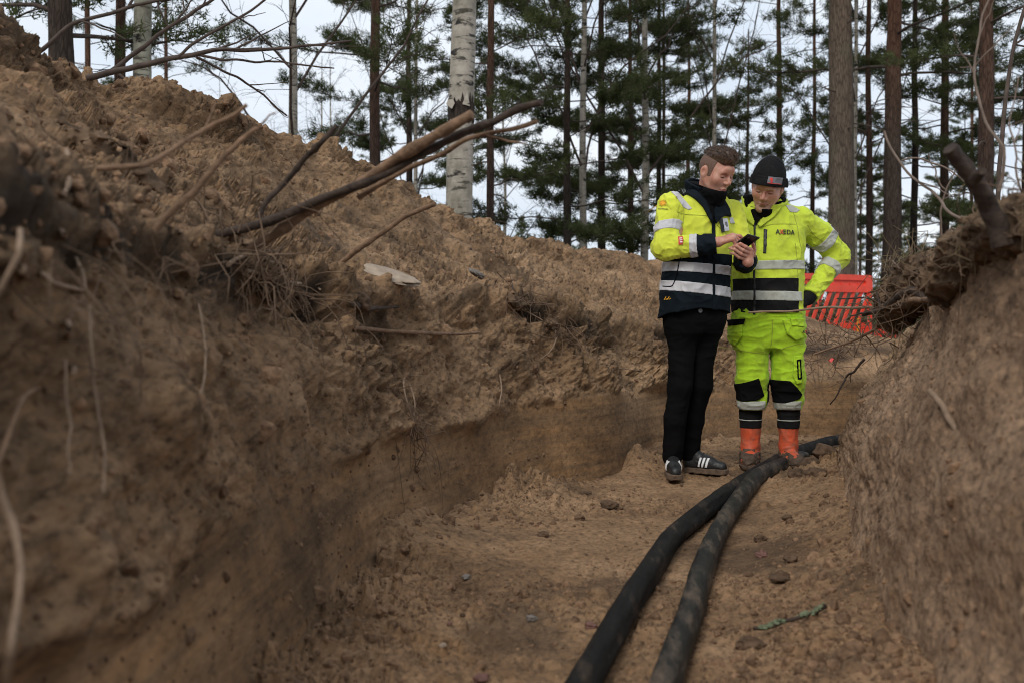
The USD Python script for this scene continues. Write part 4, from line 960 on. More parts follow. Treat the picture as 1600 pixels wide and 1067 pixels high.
    sh_r, el_r, wr = q(1049, 322, -.085), q(1037.5, 388, -.170), q(1117.5, 381.5, -.240)
    sh_l, el_l = np.array([.232, .088, 1.455]), np.array([.292, .0, 1.180])
    torso1 = union([torso0, cap((-.045, -.06, 1.455), (.075, .01, 1.49), .075, .075), cap((.20, .072, 1.455), (.075, .01, 1.49), .075, .075)], .05)
    hem = lambda p: (.902 + .16 * (-(p[:, 1] * .866 - (p[:, 0] - .02) * .5)) * .6 - .55 * ((p[:, 0] - .03) ** 2)) - p[:, 2]
    torso = creases(lambda p: np.maximum(torso1(p), hem(p)), .0085, 13, 21, (1, 1, .75))
    s_r = union([cap(sh_r, el_r, .076, .064), cap(el_r, wr, .064, .050)], .03)
    s_l = union([cap(sh_l, el_l, .076, .062), cap(el_l, q(1167, 409, -.272), .062, .043)], .03)
    s_r = inter(creases(s_r, .0105, 17, 31, (1.3, 1.3, .9)), plane((.96, -.18, .12), np.array([.96, -.18, .12]) @ wr))
    s_l = creases(inter(s_l, plane((.03, -.96, .2), np.array([.03, -.96, .2]) @ q(1168, 410, -.272))), .007, 17, 33)
    jack = union([torso, s_r, s_l], .018)
    lo, hi = (-.30, -.36, .80), (.42, .26, 1.62)
    obj('jacket', nets(jack, lo, hi, .0045), MT['hivis'], t, True)
    def over(name, sdf, e, mat, *regions, h=.0038, label=None, box=None):
        b = box or (lo, hi)
        obj(name, nets(inter(grow(sdf, e), *regions), *b, h), MT[mat], t, True, label)
    front = plane((0, 1, 0), .10)
    side = poly2(pz([(1034, 395), (1150, 395), (1150, 505), (1024, 505), (1034, 452)]))
    over('lower_panel', torso, .0025, 'navy', plane((0, 0, 1), 1.212), side, label='navy lower half of the jacket')
    slab = lambda a, b, k=0.0: (lambda p: np.maximum(a - p[:, 2] + k * (p[:, 0] - .02), p[:, 2] - b - k * (p[:, 0] - .02)))
    over('reflective_band', torso, .0050, 'reflect', slab(1.108, 1.160, -.06))
    over('reflective_band', torso, .0050, 'reflect', slab(.996, 1.052, -.10))
    over('placket', torso, .0068, 'navy', poly2(pz([(1112, 335), (1118.5, 335), (1117.5, 505), (1112.5, 505)])), plane((0, 1, 0), 0.0))
    ax = (wr - el_r) / np.linalg.norm(wr - el_r)
    al = lambda d0, d1, o=el_r, a=ax: (lambda p: np.maximum(d0 - (p - o) @ a, (p - o) @ a - d1))
    over('cuff', s_r, .0030, 'navy', al(.175, .40), label='navy cuff of the right sleeve')
    over('sleeve_band', s_r, .0045, 'reflect', al(.137, .178))
    ua = (el_r - sh_r) / np.linalg.norm(el_r - sh_r)
    over('sleeve_band', s_r, .0045, 'reflect', lambda p: np.maximum(.100 - ((p - sh_r) @ ua + .25 * (p[:, 0] + .10)), (p - sh_r) @ ua + .25 * (p[:, 0] + .10) - .152), plane((.5, 0, -1), -1.27))
    la = (q(1167, 409, -.272) - el_l); la /= np.linalg.norm(la)
    over('cuff', s_l, .0030, 'navy', al(.03, .5, el_l, la), label='navy cuff of the left sleeve')
    over('shoulder_band', jack, .0040, 'reflect', poly2(pz([(1049, 299), (1058, 296), (1081, 327), (1075, 329), (1066, 324)])), front)
    over('chest_band', jack, .0040, 'reflect', poly2(pz([(1144, 338), (1152, 337), (1156, 346), (1146, 348)])), front)
    # collar: a high stand-up ring, open in front, with the two flaps folded on the chest
    cc = np.array([.070, .035, 0])
    def ring(p):
        z = p[:, 2]; a = (z - 1.48) / .16
        c0 = cc[:2] + np.stack([a * .014, -a * .020], 1) if np.ndim(a) else cc[:2]
        v = p[:, :2] - c0
        return np.linalg.norm(v * np.array([1.0, 1.0]), axis=1) - (.098 + .012 * np.sin(z * 40))
    shell = lambda p: np.abs(ring(p)) - .011
    topcut = lambda p: p[:, 2] - (1.605 + .55 * ((p[:, 1] - .03) * .8 - (p[:, 0] - .07) * .55))
    gap = lambda p: .035 - np.abs((p[:, 0] - .07) * .9 + (p[:, 1] + .06) * .5) + 10 * (p[:, 1] > 0) * 0
    collar = creases(inter(shell, topcut, plane((0, 0, -1), -1.44)), .006, 22, 44)
    obj('collar', nets(collar, (-.08, -.14, 1.40), (.24, .20, 1.74), .0038), MT['navy'], t, True)
    fleece = creases(lambda p: smin(ring(p) + .012, cap((.085, -.02, 1.45), (.105, -.09, 1.545), .075, .068)(p), .03), .004, 30, 45)
    obj('fleece_collar', nets(inter(fleece, lambda p: p[:, 2] - (1.592 + .30 * (p[:, 1] - (p[:, 0] - .1) * .7)), plane((0, 0, -1), -1.38)), (-.08, -.2, 1.36), (.26, .20, 1.70), .0038), MT['black'], t, True)
    flap_l = poly2(pz([(1079, 285), (1092, 296), (1104, 314), (1112, 338), (1113, 352), (1106, 340), (1098, 324), (1086, 310), (1077, 300)]))
    flap_r = poly2(pz([(1123, 312), (1134, 303), (1145, 324), (1148, 337), (1138, 336), (1128, 340), (1120, 350), (1117, 346), (1116, 330)]))
    over('collar_flap', jack, .018, 'navy', flap_l, front)
    over('collar_flap', jack, .016, 'navy', flap_r, front)
    over('fleece_front', jack, .009, 'black', poly2(pz([(1092, 293), (1112, 308), (1126, 308), (1120, 330), (1116, 352), (1112, 346), (1106, 325)])), front)
    def seamline(line, sdf, r=.0021):
        pr = smoothline([q(a, b, -.13) for a, b in line], 16); pr[:, 1] = -.7
        for _ in range(60): pr[:, 1] += np.clip(sdf(pr), -.02, .05) * .85
        return tube(pr, r, 5)
    for ln_ in ([(1056, 333), (1080, 337), (1110, 338)], [(1062, 306), (1068, 330), (1066, 352), (1060, 368)], [(1121, 352), (1140, 366), (1150, 372)]):
        obj('seam', seamline(ln_, jack), MT['seam'], t)
    for ln_ in ([(1060, 405), (1056, 430), (1048, 448), (1038, 447)],):
        obj('pocket_seam', seamline(ln_, grow(jack, .006), .003), MT['black'], t)
    # small things on the jacket
    badge = strip_poly(pz([(1131, 341), (1140, 340), (1143, 359), (1134, 361)]), .003, .02)
    bd = obj('badge', project(badge, jack, lift=.006), MT['white_vinyl'], t, False)
    obj('photo_print', project(strip_poly(pz([(1135, 346), (1139, 345.5), (1140.5, 353), (1136.5, 353.6)]), .001), jack, lift=.0095), MT['grey'], bd, False)
    obj('strap', project(strip_poly(pz([(1124, 340), (1130.5, 339), (1134, 362), (1128.5, 364)]), .003, .02), jack, lift=.006), MT['zip'], t, False)
    sx, sz = q(1034.5, 318, -.12)[[0, 2]]
    em = [disc(sx, sz, .0125, 18, .001)]
    for k in range(10):
        a = k * 2 * math.pi / 10; u = np.array([math.cos(a), math.sin(a)]); w = np.array([-u[1], u[0]]); c = np.array([sx, sz])
        em.append(strip_poly([c + u * .013 + w * .003, c + u * .021, c + u * .013 - w * .003], .001))
    obj('sun_emblem', project(trimesh.Trimesh(*trimesh.remesh.subdivide_to_size(cat(em).vertices, cat(em).faces, .010), process=False), jack, lift=.005), MT['amber'], t, False)
    ds = [strip_poly([(sx - .022 + k * .0046, sz - .032 - .0008 * k), (sx - .019 + k * .0046, sz - .032 - .0008 * k), (sx - .019 + k * .0046, sz - .0275 - .0008 * k), (sx - .022 + k * .0046, sz - .0275 - .0008 * k)], .001) for k in range(10)]
    obj('emblem_text', project(cat(ds), jack, lift=.004), MT['ink'], t, False)
    rp = obj('sleeve_patch', project(strip_poly(pz([(1060, 369.5), (1067.5, 369), (1066, 383), (1059, 383)], -.24), .001, .010), jack, lift=.006), MT['red'], t, False)
    obj('patch_print', project(cat([strip_poly(pz([(1061.5, y), (1065.5, y - .3), (1065.5, y + 1.0), (1061.5, y + 1.3)], -.24), .001, .010) for y in (372, 375.2, 378.4)]), jack, lift=.0085), MT['white'], rp, False)
    hl = [strip_poly(pz([(1039 + k * 2.1, 469 - k * .2), (1041.4 + k * 2.1, 463.5 + (k % 2) * 2.5), (1042.2 + k * 2.1, 464 + (k % 2) * 2.5), (1040 + k * 2.1, 469 - k * .2)]), .001, .010) for k in range(4)]
    obj('hem_logo', project(cat(hl), jack, lift=.008), MT['amber'], t, False)
    # ---- phone
    u = np.array([.040, -.138, .042]); u /= np.linalg.norm(u); w = np.array([.066, .016, -.017]); w -= u * (u @ w); w /= np.linalg.norm(w); n = np.cross(w, u)
    PR = np.stack([w, u, n], 1); pc = q(1167, 377.2, -.300)
    ph = thing('phone', 'black smartphone held in both hands of the person in the navy jacket', 'phone', base)
    obj('case', nets(rbox(pc, (.036, .074, .0050), .0045, PR), pc - .11, pc + .11, .0024), MT['phone'], ph, True)
    sg = 1 if n[2] > 0 else -1
    obj('screen', nets(rbox(pc + sg * n * .0046, (.032, .068, .0016), .001, PR), pc - .11, pc + .11, .0022), MT['screen'], ph, True)
    obj('camera_lens', nets(cap(pc - sg * n * .0050 + u * .055 - w * .02, pc - sg * n * .0062 + u * .055 - w * .02, .006), pc - .11, pc + .11, .002), MT['screen'], ph, True)
    # ---- trousers
    hips = stack([.79, .87, .96], [(.02, .008), (.02, .005), (.02, 0)], [.145, .170, .178], [.10, .125, .125], YAW)
    legs = [union([cap((-.048, -.01, .86), (-.068, -.030, .49), .086, .065), cap((-.068, -.030, .49), (-.096, -.02, .30), .065, .060), cap((-.096, -.02, .30), (-.104, 0, .095), .060, .056)], .03),
            union([cap((.080, .03, .86), (.058, .045, .49), .086, .062), cap((.058, .045, .49), (.028, .09, .30), .062, .056), cap((.028, .09, .30), (.014, .115, .10), .056, .056)], .03)]
    crotch = lambda p: smin(smin(legs[0](p), legs[1](p), .008), hips(p), .09)
    tr = creases(crotch, .0062, 10, 61, (1.0, 1.0, 1.15))
    tr = inter(tr, plane((0, 0, 1), .965), plane((0, 0, -1), -.062))
    obj('trousers', nets(tr, (-.24, -.2, .04), (.24, .26, .98), .0045), MT['black'], t, True)
    obj('belt_buckle', project(disc(*q(1087, 486)[[0, 2]], .012, 18, .003), tr, lift=.004), MT['grey'], t, False)
    # ---- shoes
    def shoe(heel, toe, lab):
        heel, toe = np.array(heel), np.array(toe); a = (toe - heel) / np.linalg.norm(toe - heel); Ln = np.linalg.norm(toe - heel)
        b = np.array([-a[1], a[0]]); A3 = lambda s, o, z: np.array([*(heel + a * s * Ln + b * o), z])
        up = union([cap(A3(.12, 0, .052), A3(.52, 0, .052), .036, .038), cap(A3(.5, 0, .050), A3(.86, .004, .040), .040, .028), cap(A3(.14, 0, .06), A3(.2, 0, .105), .036, .040), cap(A3(.30, 0, .09), A3(.6, 0, .062), .032, .030)], .02)
        upper = creases(inter(up, plane((0, 0, -1), -.020)), .002, 40, 71)
        b0, b1 = span([A3(0, 0, 0), A3(1, 0, .13)], .06)
        s = obj('shoe', nets(upper, b0, b1, .0032), MT['shoe'], t, True, lab)
        flat = lambda p: smin(cap(A3(.13, 0, 0)[:3] * [1, 1, 0], A3(.40, 0, 0) * [1, 1, 0], .040, .042)(p * [1, 1, 0]), cap(A3(.40, 0, 0) * [1, 1, 0], A3(.84, 0, 0) * [1, 1, 0], .042, .044)(p * [1, 1, 0]), .02)
        obj('sole', nets(creases(inter(flat, plane((0, 0, 1), .030), plane((0, 0, -1), .0)), .003, 40, 72), b0, b1, .0032), MT['sole'], s, True)
        stripes = []
        for k in range(3):
            o = .40 + .085 * k
            reg = lambda p, o=o: np.abs(((p[:, :2] - heel) @ a) / Ln - o - .9 * (p[:, 2] - .055)) * Ln - .0062
            for sd in (-1, 1):
                stripes.append(nets(inter(grow(upper, .0022), reg, plane((0, 0, 1), .090), plane((0, 0, -1), -.036), lambda p, sd=sd: .022 - sd * ((p[:, :2] - heel) @ b)), b0, b1, .0026))
        for m in stripes: obj('stripe', m, MT['white'], s, True)
        la = []
        for k in range(4):
            x = .36 + .085 * k; z = .124 - .012 * k
            la.append(tube([A3(x, -.022, z - .012), A3(x + .01, 0, z), A3(x, .022, z - .012)], .0026, 6))
        obj('laces', cat(la), MT['rubber'], s)
        obj('tongue_mark', nets(ell(A3(.30, 0, .128), (.012, .008, .006)), b0, b1, .0026), MT['white'], s, True)
    shoe((-.100, .055), (-.122, -.205), 'black sneaker pointing at the viewer')
    shoe((-.018, .130), (.205, .005), 'black sneaker turned to the side with three white stripes')
    return t

# ---- the man in hi-vis trousers, hand on hip
def man_looking():
    D, BX, BY = 5.75, 1203, 740
    S = D / FPX
    base = P(BX, BY, D); base[2] = 0.010
    q = lambda px, py, y=0.0: P(px, py, D + y) - base
    pz = lambda pts, y=-.13: [tuple(q(a, b, y)[[0, 2]]) for a, b in pts]
    t = thing('person', 'person in full hi-vis workwear, black beanie and orange boots with hand on hip', 'person', base)
    HR = Rz(-20) @ Ry(11) @ Rx(29); HC = q(1199, 292, -.085); G = 1.02
    hs = head_sdf(wide=1.05)
    HS = lambda p: hs(((p - HC) @ HR) / G) * G
    L = lambda g: (lambda p: g(((p - HC) @ HR) / G) * G)
    neck = cap(HC + HR @ np.array([0, .03, -.05]), (-.008, .02, 1.44), .058, .068)
    head = nets(lambda p: smin(HS(p), neck(p), .02), HC - (.15, .17, .24), HC + (.15, .19, .15), .0026)
    # gloved hand on the hip, the other arm behind the neighbour
    W = q(1266, 464, -.03)
    rh = hand_sdf(W, (-.86, -.38, -.34), (.15, -.85, .40), 1, [(26, 40, 25), (30, 44, 25), (34, 46, 26), (38, 48, 26)], [(.022, .030, -.012), (.050, .046, -.020), (.064, .070, -.018)], 1.06, .7)
    W2 = np.array([-.215, .13, 1.02])
    hb = hand_sdf(W2, (.35, .25, -.9), (-.9, .1, -.35), -1, [(20, 30, 20)] * 4, [(.024, .030, -.010), (.046, .062, -.020), (.050, .085, -.024)], 1.0)
    hand1 = nets(lambda p: smin(hb(p), cap((-.215, .12, 1.08), W2, .032, .026)(p), .02), W2 - .24, W2 + .16, .004)
    core = union([cap((-.006, .02, 1.45), (-.015, .01, 1.0), .09, .12), cap((-.006, .02, 1.42), (-.01, -.005, 1.5), .06, .056),
                  cap((.16, .02, 1.45), (.385, .10, 1.26), .045, .04), cap((.385, .10, 1.26), W, .035, .020), cap(W, W + np.array([-.06, -.027, -.024]), .016, .010),
                  cap((-.17, .05, 1.44), (-.235, .15, 1.22), .045, .04), cap((-.235, .15, 1.22), (-.215, .12, 1.05), .04, .032),
                  cap((-.10, .01, .9), (-.105, -.01, .5), .08, .055), cap((-.105, -.01, .5), (-.10, .02, .1), .045, .035), cap((-.10, .02, .1), (-.125, -.10, .05), .03, .025),
                  cap((.075, .01, .9), (.105, -.01, .5), .08, .055), cap((.105, -.01, .5), (.105, .02, .1), .045, .035), cap((.105, .02, .1), (.115, -.10, .05), .03, .025)], .03)
    cm = nets(core, (-.34, -.25, .0), (.48, .30, 1.62), .010)
    obj('body', body_mesh([head, hand1], cm), MT['skin'], t, True)
    for k in (-1, 1):
        obj('eyebrow', nets(L(inter(grow(hs, .002), union([cap((k * .012, -.096, .0195), (k * .034, -.088, .0265), .0040, .0038), cap((k * .034, -.088, .0265), (k * .050, -.072, .0215), .0038, .0025)], .003))), HC - .16, HC + .16, .0024), MT['brow'], t, True)
        obj('eye', nets(L(inter(grow(hs, .0008), cap((k * .018, -.094, -.0015), (k * .043, -.085, -.0030), .0036, .0032))), HC - .16, HC + .16, .0020), MT['eye'], t, True)
    obj('lips', nets(L(inter(grow(hs, .0010), ell((0, -.092, -.0685), (.0205, .02, .0080)))), HC - .16, HC + .16, .0024), MT['lips'], t, True)
    beard = inter(grow(hs, .0013), ell((0, -.075, -.094), (.050, .060, .036)), lambda p: -ell((0, -.09, -.067), (.024, .03, .0105))(p), lambda p: p[:, 2] + .046 + .3 * np.abs(p[:, 0]) * 0)
    obj('stubble', nets(L(beard), HC - .2, HC + .16, .0026), MT['stubble'], t, True)
    # ---- beanie
    bh = union([lambda p: grow(hs, .009)(p), ell((0, .020, .062), (.083, .104, .084)), ell((0, .045, .09), (.066, .080, .072))], .03)
    line = plane((0, -.36, -1), -.008)
    knit = creases(bh, .0030, 26, 81)
    bean = inter(knit, line)
    bb = (HC - (.17, .20, .14), HC + (.17, .22, .20))
    bo = obj('beanie', nets(L(bean), *bb, .0034), MT['charcoal'], t, True)
    obj('beanie_cuff', nets(L(inter(grow(knit, .0055), line, plane((0, .36, 1), .062))), *bb, .0034), MT['charcoal'], bo, True)
    pat = inter(grow(knit, .0085), lambda p: np.maximum(np.abs(p[:, 0] - .046) - .036, np.abs(p[:, 2] + .36 * p[:, 1] - .044) - .020), plane((0, 1, 0), -.02))
    po = obj('patch', nets(L(pat), *bb, .0028), MT['grey'], bo, True, 'grey patch with a red figure on the beanie')
    fig = inter(grow(knit, .0100), lambda p: smin(np.hypot(p[:, 0] - .028, p[:, 2] + .36 * p[:, 1] - .051) - .0090, np.maximum(np.abs(p[:, 0] - .033) - .005, np.abs(p[:, 2] + .36 * p[:, 1] - .039) - .010), .004), plane((0, 1, 0), -.02))
    obj('red_print', nets(L(fig), *bb, .0024), MT['red'], bo, True)
    obj('red_print', nets(L(inter(grow(knit, .0100), lambda p: np.maximum(np.abs(p[:, 0] - .046) - .034, np.abs(p[:, 2] + .36 * p[:, 1] - .0275) - .0022), plane((0, 1, 0), -.02))), *bb, .0024), MT['red'], bo, True)
    obj('white_print', nets(L(inter(grow(knit, .0100), lambda p: np.maximum(np.maximum(np.abs(p[:, 0] - .063) - .014, np.abs(p[:, 2] + .36 * p[:, 1] - .045) - .0065), .0016 - np.abs(np.mod(p[:, 0], .006) - .003)), plane((0, 1, 0), -.02))), *bb, .0022), MT['grey'], bo, True)
    # ---- jacket
    YAW = -12
    torso0 = stack([.84, .93, 1.05, 1.20, 1.35, 1.45, 1.53], [(-.015, .015), (-.015, .01), (-.015, .01), (-.012, .01), (-.008, .015), (-.006, .02), (-.006, .02)], [.206, .205, .203, .203, .205, .160, .085], [.150, .150, .146, .142, .128, .105, .078], YAW)
    sh_l, el_l = q(1250, 345, .015), q(1309, 401, .10)
    sh_r, el_r = np.array([-.185, .055, 1.435]), np.array([-.238, .15, 1.22])
    torso1 = union([torso0, cap((.15, .01, 1.44), (-.006, .02, 1.47), .075, .075), cap((-.16, .045, 1.44), (-.006, .02, 1.47), .075, .075)], .05)
    hemz = .896
    torso = creases(lambda p: np.maximum(torso1(p), hemz - .02 * np.abs(p[:, 0]) - p[:, 2]), .0085, 13, 121, (1.1, 1.1, .8))
    wr = W + np.array([.012, .012, .018])
    s_l0 = union([cap(sh_l, (sh_l + el_l) / 2 + (.015, 0, .012), .080, .076), cap((sh_l + el_l) / 2 + (.015, 0, .012), el_l, .076, .068), cap(el_l, wr, .068, .047)], .03)
    fa = (W - el_l) / np.linalg.norm(W - el_l)
    cutp = plane(fa, fa @ (W - fa * .015))
    s_l = inter(creases(s_l0, .0120, 15, 131, (1.2, 1.2, 1.2)), cutp)
    s_r = creases(inter(union([cap(sh_r, el_r, .078, .064), cap(el_r, (-.215, .12, 1.05), .064, .05)], .03), plane((.1, -.15, -1), -1.06)), .006, 16, 133)
    jack = union([torso, s_l, s_r], .018)
    lo, hi = (-.36, -.24, .84), (.52, .30, 1.60)
    obj('jacket', nets(jack, lo, hi, .0045), MT['hivis_worn'], t, True)
    def over(name, sdf, e, mat, *regions, h=.0038, label=None, box=None):
        b = box or (lo, hi)
        return obj(name, nets(inter(grow(sdf, e), *regions), *b, h), MT[mat], t, True, label)
    zs = lambda a, b, k=0.0: (lambda p: np.maximum(a - p[:, 2] + k * p[:, 0], p[:, 2] - b - k * p[:, 0]))
    zy = lambda y: q(1203, y, -.13)[2]
    wide = poly2(pz([(1130, 380), (1250, 380), (1249, 505), (1130, 505)]))
    over('lower_panel', torso, .0024, 'charcoal', zs(zy(489), zy(434.5)), wide, label='black lower panel of the hi-vis jacket')
    over('reflective_band', torso, .0046, 'reflect_dirty', zs(zy(470), zy(455), -.02), poly2(pz([(1130, 380), (1256, 380), (1256, 505), (1130, 505)])))
    over('reflective_band', torso, .0046, 'reflect_dirty', zs(zy(421), zy(407), .01), poly2(pz([(1160, 380), (1262, 380), (1262, 505), (1160, 505)])))
    over('hem_band', torso, .0016, 'hivis_worn', zs(zy(505), zy(490)))
    ua = (el_l - sh_l) / np.linalg.norm(el_l - sh_l)
    over('sleeve_band', s_l, .0046, 'reflect_dirty', lambda p: np.maximum(.165 - (p - sh_l) @ ua, (p - sh_l) @ ua - .222), plane(ua + fa, (ua + fa) @ el_l))
    over('sleeve_band', s_l, .0046, 'reflect_dirty', lambda p: np.maximum(.075 - (p - el_l) @ fa, (p - el_l) @ fa - .130), plane(-ua - fa, (-ua - fa) @ el_l), plane((-1, 0, 0), -.2))
    over('shoulder_band', jack, .0040, 'reflect_dirty', poly2(pz([(1232, 319), (1243, 318), (1256, 326), (1250, 331), (1238, 330)])), plane((0, 1, 0), .12))
    over('cuff', s_l, .0050, 'hivis_worn', lambda p: np.maximum(.245 - (p - el_l) @ fa, (p - el_l) @ fa - .40), plane((-1, 0, 0), -.15))
    over('cuff_tab', s_l, .0085, 'black', poly2(pz([(1257.5, 456), (1262, 452), (1273, 464), (1269, 467)])), plane((0, 1, 0), .03), box=((.15, -.2, .95), (.45, .3, 1.2)))
    # ---- zip, pockets, collar, print
    fr = plane((0, 1, 0), .04)
    zl = [(1181.2, 347), (1184.2, 347), (1181.6, 420), (1181.2, 497), (1177.8, 497), (1178.6, 420)]
    over('zip', torso, .0072, 'zip', poly2(pz(zl)), fr)
    over('pocket_zip', torso, .0065, 'zip', poly2(pz([(1196, 357), (1201, 358), (1197.5, 396), (1193, 396)])), fr)
    over('pocket_zip', torso, .0065, 'zip', poly2(pz([(1170.5, 360), (1174.8, 360), (1174, 370), (1169.5, 370)])), fr)
    cx = np.array([-.034, .012])
    def ring(p):
        a = (p[:, 2] - 1.44) / .12
        return np.linalg.norm((p[:, :2] - cx - np.stack([a * -.004, a * -.016], 1)) * np.array([.92, 1.0]), axis=1) - (.098 + .020 * a)
    vee = lambda p: (.012 + .50 * np.maximum(p[:, 2] - zy(352), 0) - np.abs(p[:, 0] + .082 + .10 * (p[:, 2] - 1.42))) - 10 * (p[:, 1] > .0)
    topc = lambda p: p[:, 2] - (1.545 + .32 * (p[:, 1] - .01) + .10 * np.abs(p[:, 0]))
    yel = creases(inter(lambda p: np.abs(ring(p)) - .009, topc, plane((0, 0, -1), -1.40), vee), .004, 26, 141)
    obj('collar', nets(yel, (-.16, -.16, 1.38), (.15, .17, 1.66), .0036), MT['hivis_worn'], t, True)
    lin = creases(inter(lambda p: np.abs(ring(p) + .013) - .009, grow(topc, .012), plane((0, 0, -1), -1.40), vee), .003, 26, 142)
    obj('collar_lining', nets(lin, (-.16, -.16, 1.38), (.15, .17, 1.67), .0036), MT['black'], t, True)
    fle = creases(inter(lambda p: smin(ring(p) + .030, cap((-.05, -.015, 1.42), (-.056, -.085, 1.495), .050, .046)(p), .03), lambda p: p[:, 2] - (1.512 + .25 * p[:, 1])), .004, 30, 143)
    obj('fleece_collar', nets(inter(fle, plane((0, 0, -1), -1.36)), (-.16, -.19, 1.34), (.15, .17, 1.62), .0036), MT['black'], t, True)
    over('fleece_front', torso, .008, 'black', poly2(pz([(1179, 325), (1206, 321), (1197, 334), (1188, 346), (1184.5, 353), (1182, 343)])), plane((0, 1, 0), .0))
    over('collar_edge', torso, .013, 'black', poly2(pz([(1164, 326), (1168, 327), (1178, 337), (1176, 339), (1166, 334)])), plane((0, 1, 0), .0))
    for wing in ([(1159, 320), (1167, 313), (1177, 326), (1182.5, 345), (1180.5, 352), (1170, 340)], [(1225, 308), (1229, 317), (1212, 338), (1189, 355), (1186.5, 350), (1198, 335), (1210, 321)]):
        over('collar_wing', torso, .017, 'hivis_worn', poly2(pz(wing)), plane((0, 1, 0), .02))
    ltr = lambda s, px, py, h, tl, sdf: project(lettering(s, *q(px, py)[[0, 2]], h, tl, True), sdf, lift=.006)
    for s, px, py, m in (('A', 1203.0, 368.4, 'ink'), ('X', 1208.6, 368.8, 'red'), ('EDA', 1213.8, 369.0, 'ink')):
        obj('chest_letters', ltr(s, px, py, .0245, -3, jack), MT[m], t, False)
    # ---- trousers
    hips = stack([.70, .78, .88, .94], [(-.012, .02), (-.012, .015), (-.012, .012), (-.012, .012)], [.190, .200, .196, .190], [.128, .138, .138, .13], YAW * .5)
    legL = union([cap((-.105, .0, .86), (-.111, -.015, .52), .106, .087), cap((-.111, -.015, .52), (-.108, -.01, .40), .092, .080), cap((-.104, -.01, .40), (-.102, .01, .335), .078, .070)], .03)
    legR = union([cap((.080, .0, .86), (.100, -.015, .52), .108, .090), cap((.100, -.015, .52), (.103, -.01, .40), .094, .082), cap((.103, -.01, .40), (.107, .01, .335), .078, .070)], .03)
    tr0 = lambda p: smin(smin(legL(p), legR(p), .010), hips(p), .05)
    tr = creases(lambda p: np.maximum(tr0(p), np.maximum(p[:, 2] - .93, (.345 + .10 * (np.abs(p[:, 0] + .02) < .0)) - p[:, 2])), .0090, 11, 151, (1.0, 1.0, 1.5))
    tlo, thi = (-.30, -.22, .30), (.30, .25, .96)
    obj('trousers', nets(tr, tlo, thi, .0045), MT['hivis_green'], t, True)
    def ov(name, e, mat, poly, *rg, label=None):
        return obj(name, nets(inter(grow(tr, e), poly2(pz(poly)), *(rg or (plane((0, 1, 0), .04),))), tlo, thi, .0038), MT[mat], t, True, label)
    ov('knee_pad', .009, 'black', [(1143, 606), (1150, 603), (1187, 591), (1198, 619), (1186, 626), (1165, 628), (1150, 625)])
    ov('knee_pad', .009, 'black', [(1208, 594), (1236, 595), (1247, 605), (1258, 617), (1252, 624), (1228, 631), (1204, 629)])
    for a, b in ((1145, 1200), (1205, 1256)):
        o = ov('leg_band', .006, 'reflect_dirty', [(a, 629), (b, 627), (b, 641.5), (a, 641.5)], plane((0, 1, 0), .3))
    k1 = ov('holster_pocket', .016, 'hivis_green', [(1141, 508), (1163, 506), (1161, 526), (1153, 541), (1143, 533)])
    obj('pocket_edge', nets(inter(grow(tr, .0195), poly2(pz([(1143, 500), (1166, 498), (1164, 507), (1143, 510)])), plane((0, 1, 0), .04)), tlo, thi, .0038), MT['black'], k1, True)
    k2 = ov('holster_pocket', .015, 'hivis_green', [(1222, 500), (1257, 498), (1258, 528), (1244, 532), (1229, 522)])
    obj('pocket_flap', nets(inter(grow(tr, .021), poly2(pz([(1233, 498), (1258, 498), (1258, 511), (1236, 509)])), plane((0, 1, 0), .06)), tlo, thi, .0036), MT['hivis_green'], k2, True)
    tj = grow(tr, .015)
    for s, px, py, m in (('A', 1243.8, 520.2, 'ink'), ('X', 1247.6, 520.4, 'red'), ('EDA', 1250.6, 520.6, 'ink')):
        obj('pocket_letters', ltr(s, px, py, .0155, -2, tj), MT[m], t, False)
    k3 = ov('thigh_pocket', .012, 'hivis_green', [(1242, 556), (1254, 556), (1255, 598), (1246, 600), (1240, 588)])
    obj('pocket_trim', nets(inter(grow(tr, .0165), lambda p: np.abs(poly2(pz([(1247.2, 563), (1252.6, 562), (1253.6, 591), (1248.4, 591.5)]))(p)) - .0045, plane((0, 1, 0), .06)), tlo, thi, .0034), MT['black'], k3, True)
    seams = []
    for line in ([(1146, 545), (1165, 549), (1193, 551)], [(1203, 551), (1222, 541), (1250, 536)], [(1198, 500), (1198, 520), (1196, 548)]):
        pts = smoothline([q(a, b) for a, b in line], 14)
        m = tube(pts, .0022, 5); pr = pts.copy(); 
        pr[:, 1] = -.7
        for _ in range(60): pr[:, 1] += np.clip(tr(pr), -.02, .05) * .85
        seams.append(tube(pr, .0022, 5))
    for m in seams: obj('seam', m, MT['seam'], t)
    for line in ([(1243, 326), (1247, 345), (1250, 370), (1256, 396)], [(1188, 356), (1215, 350), (1246, 350)], [(1243, 380), (1246, 405), (1247, 434)], [(1243, 437), (1247, 462), (1249, 488)], [(1268, 350), (1290, 372), (1308, 380)]):
        pr = smoothline([q(a, b, -.13) for a, b in line], 16); pr[:, 1] = -.7
        for _ in range(60): pr[:, 1] += np.clip(jack(pr), -.02, .05) * .85
        obj('seam', tube(pr, .0022, 5), MT['seam'], t)
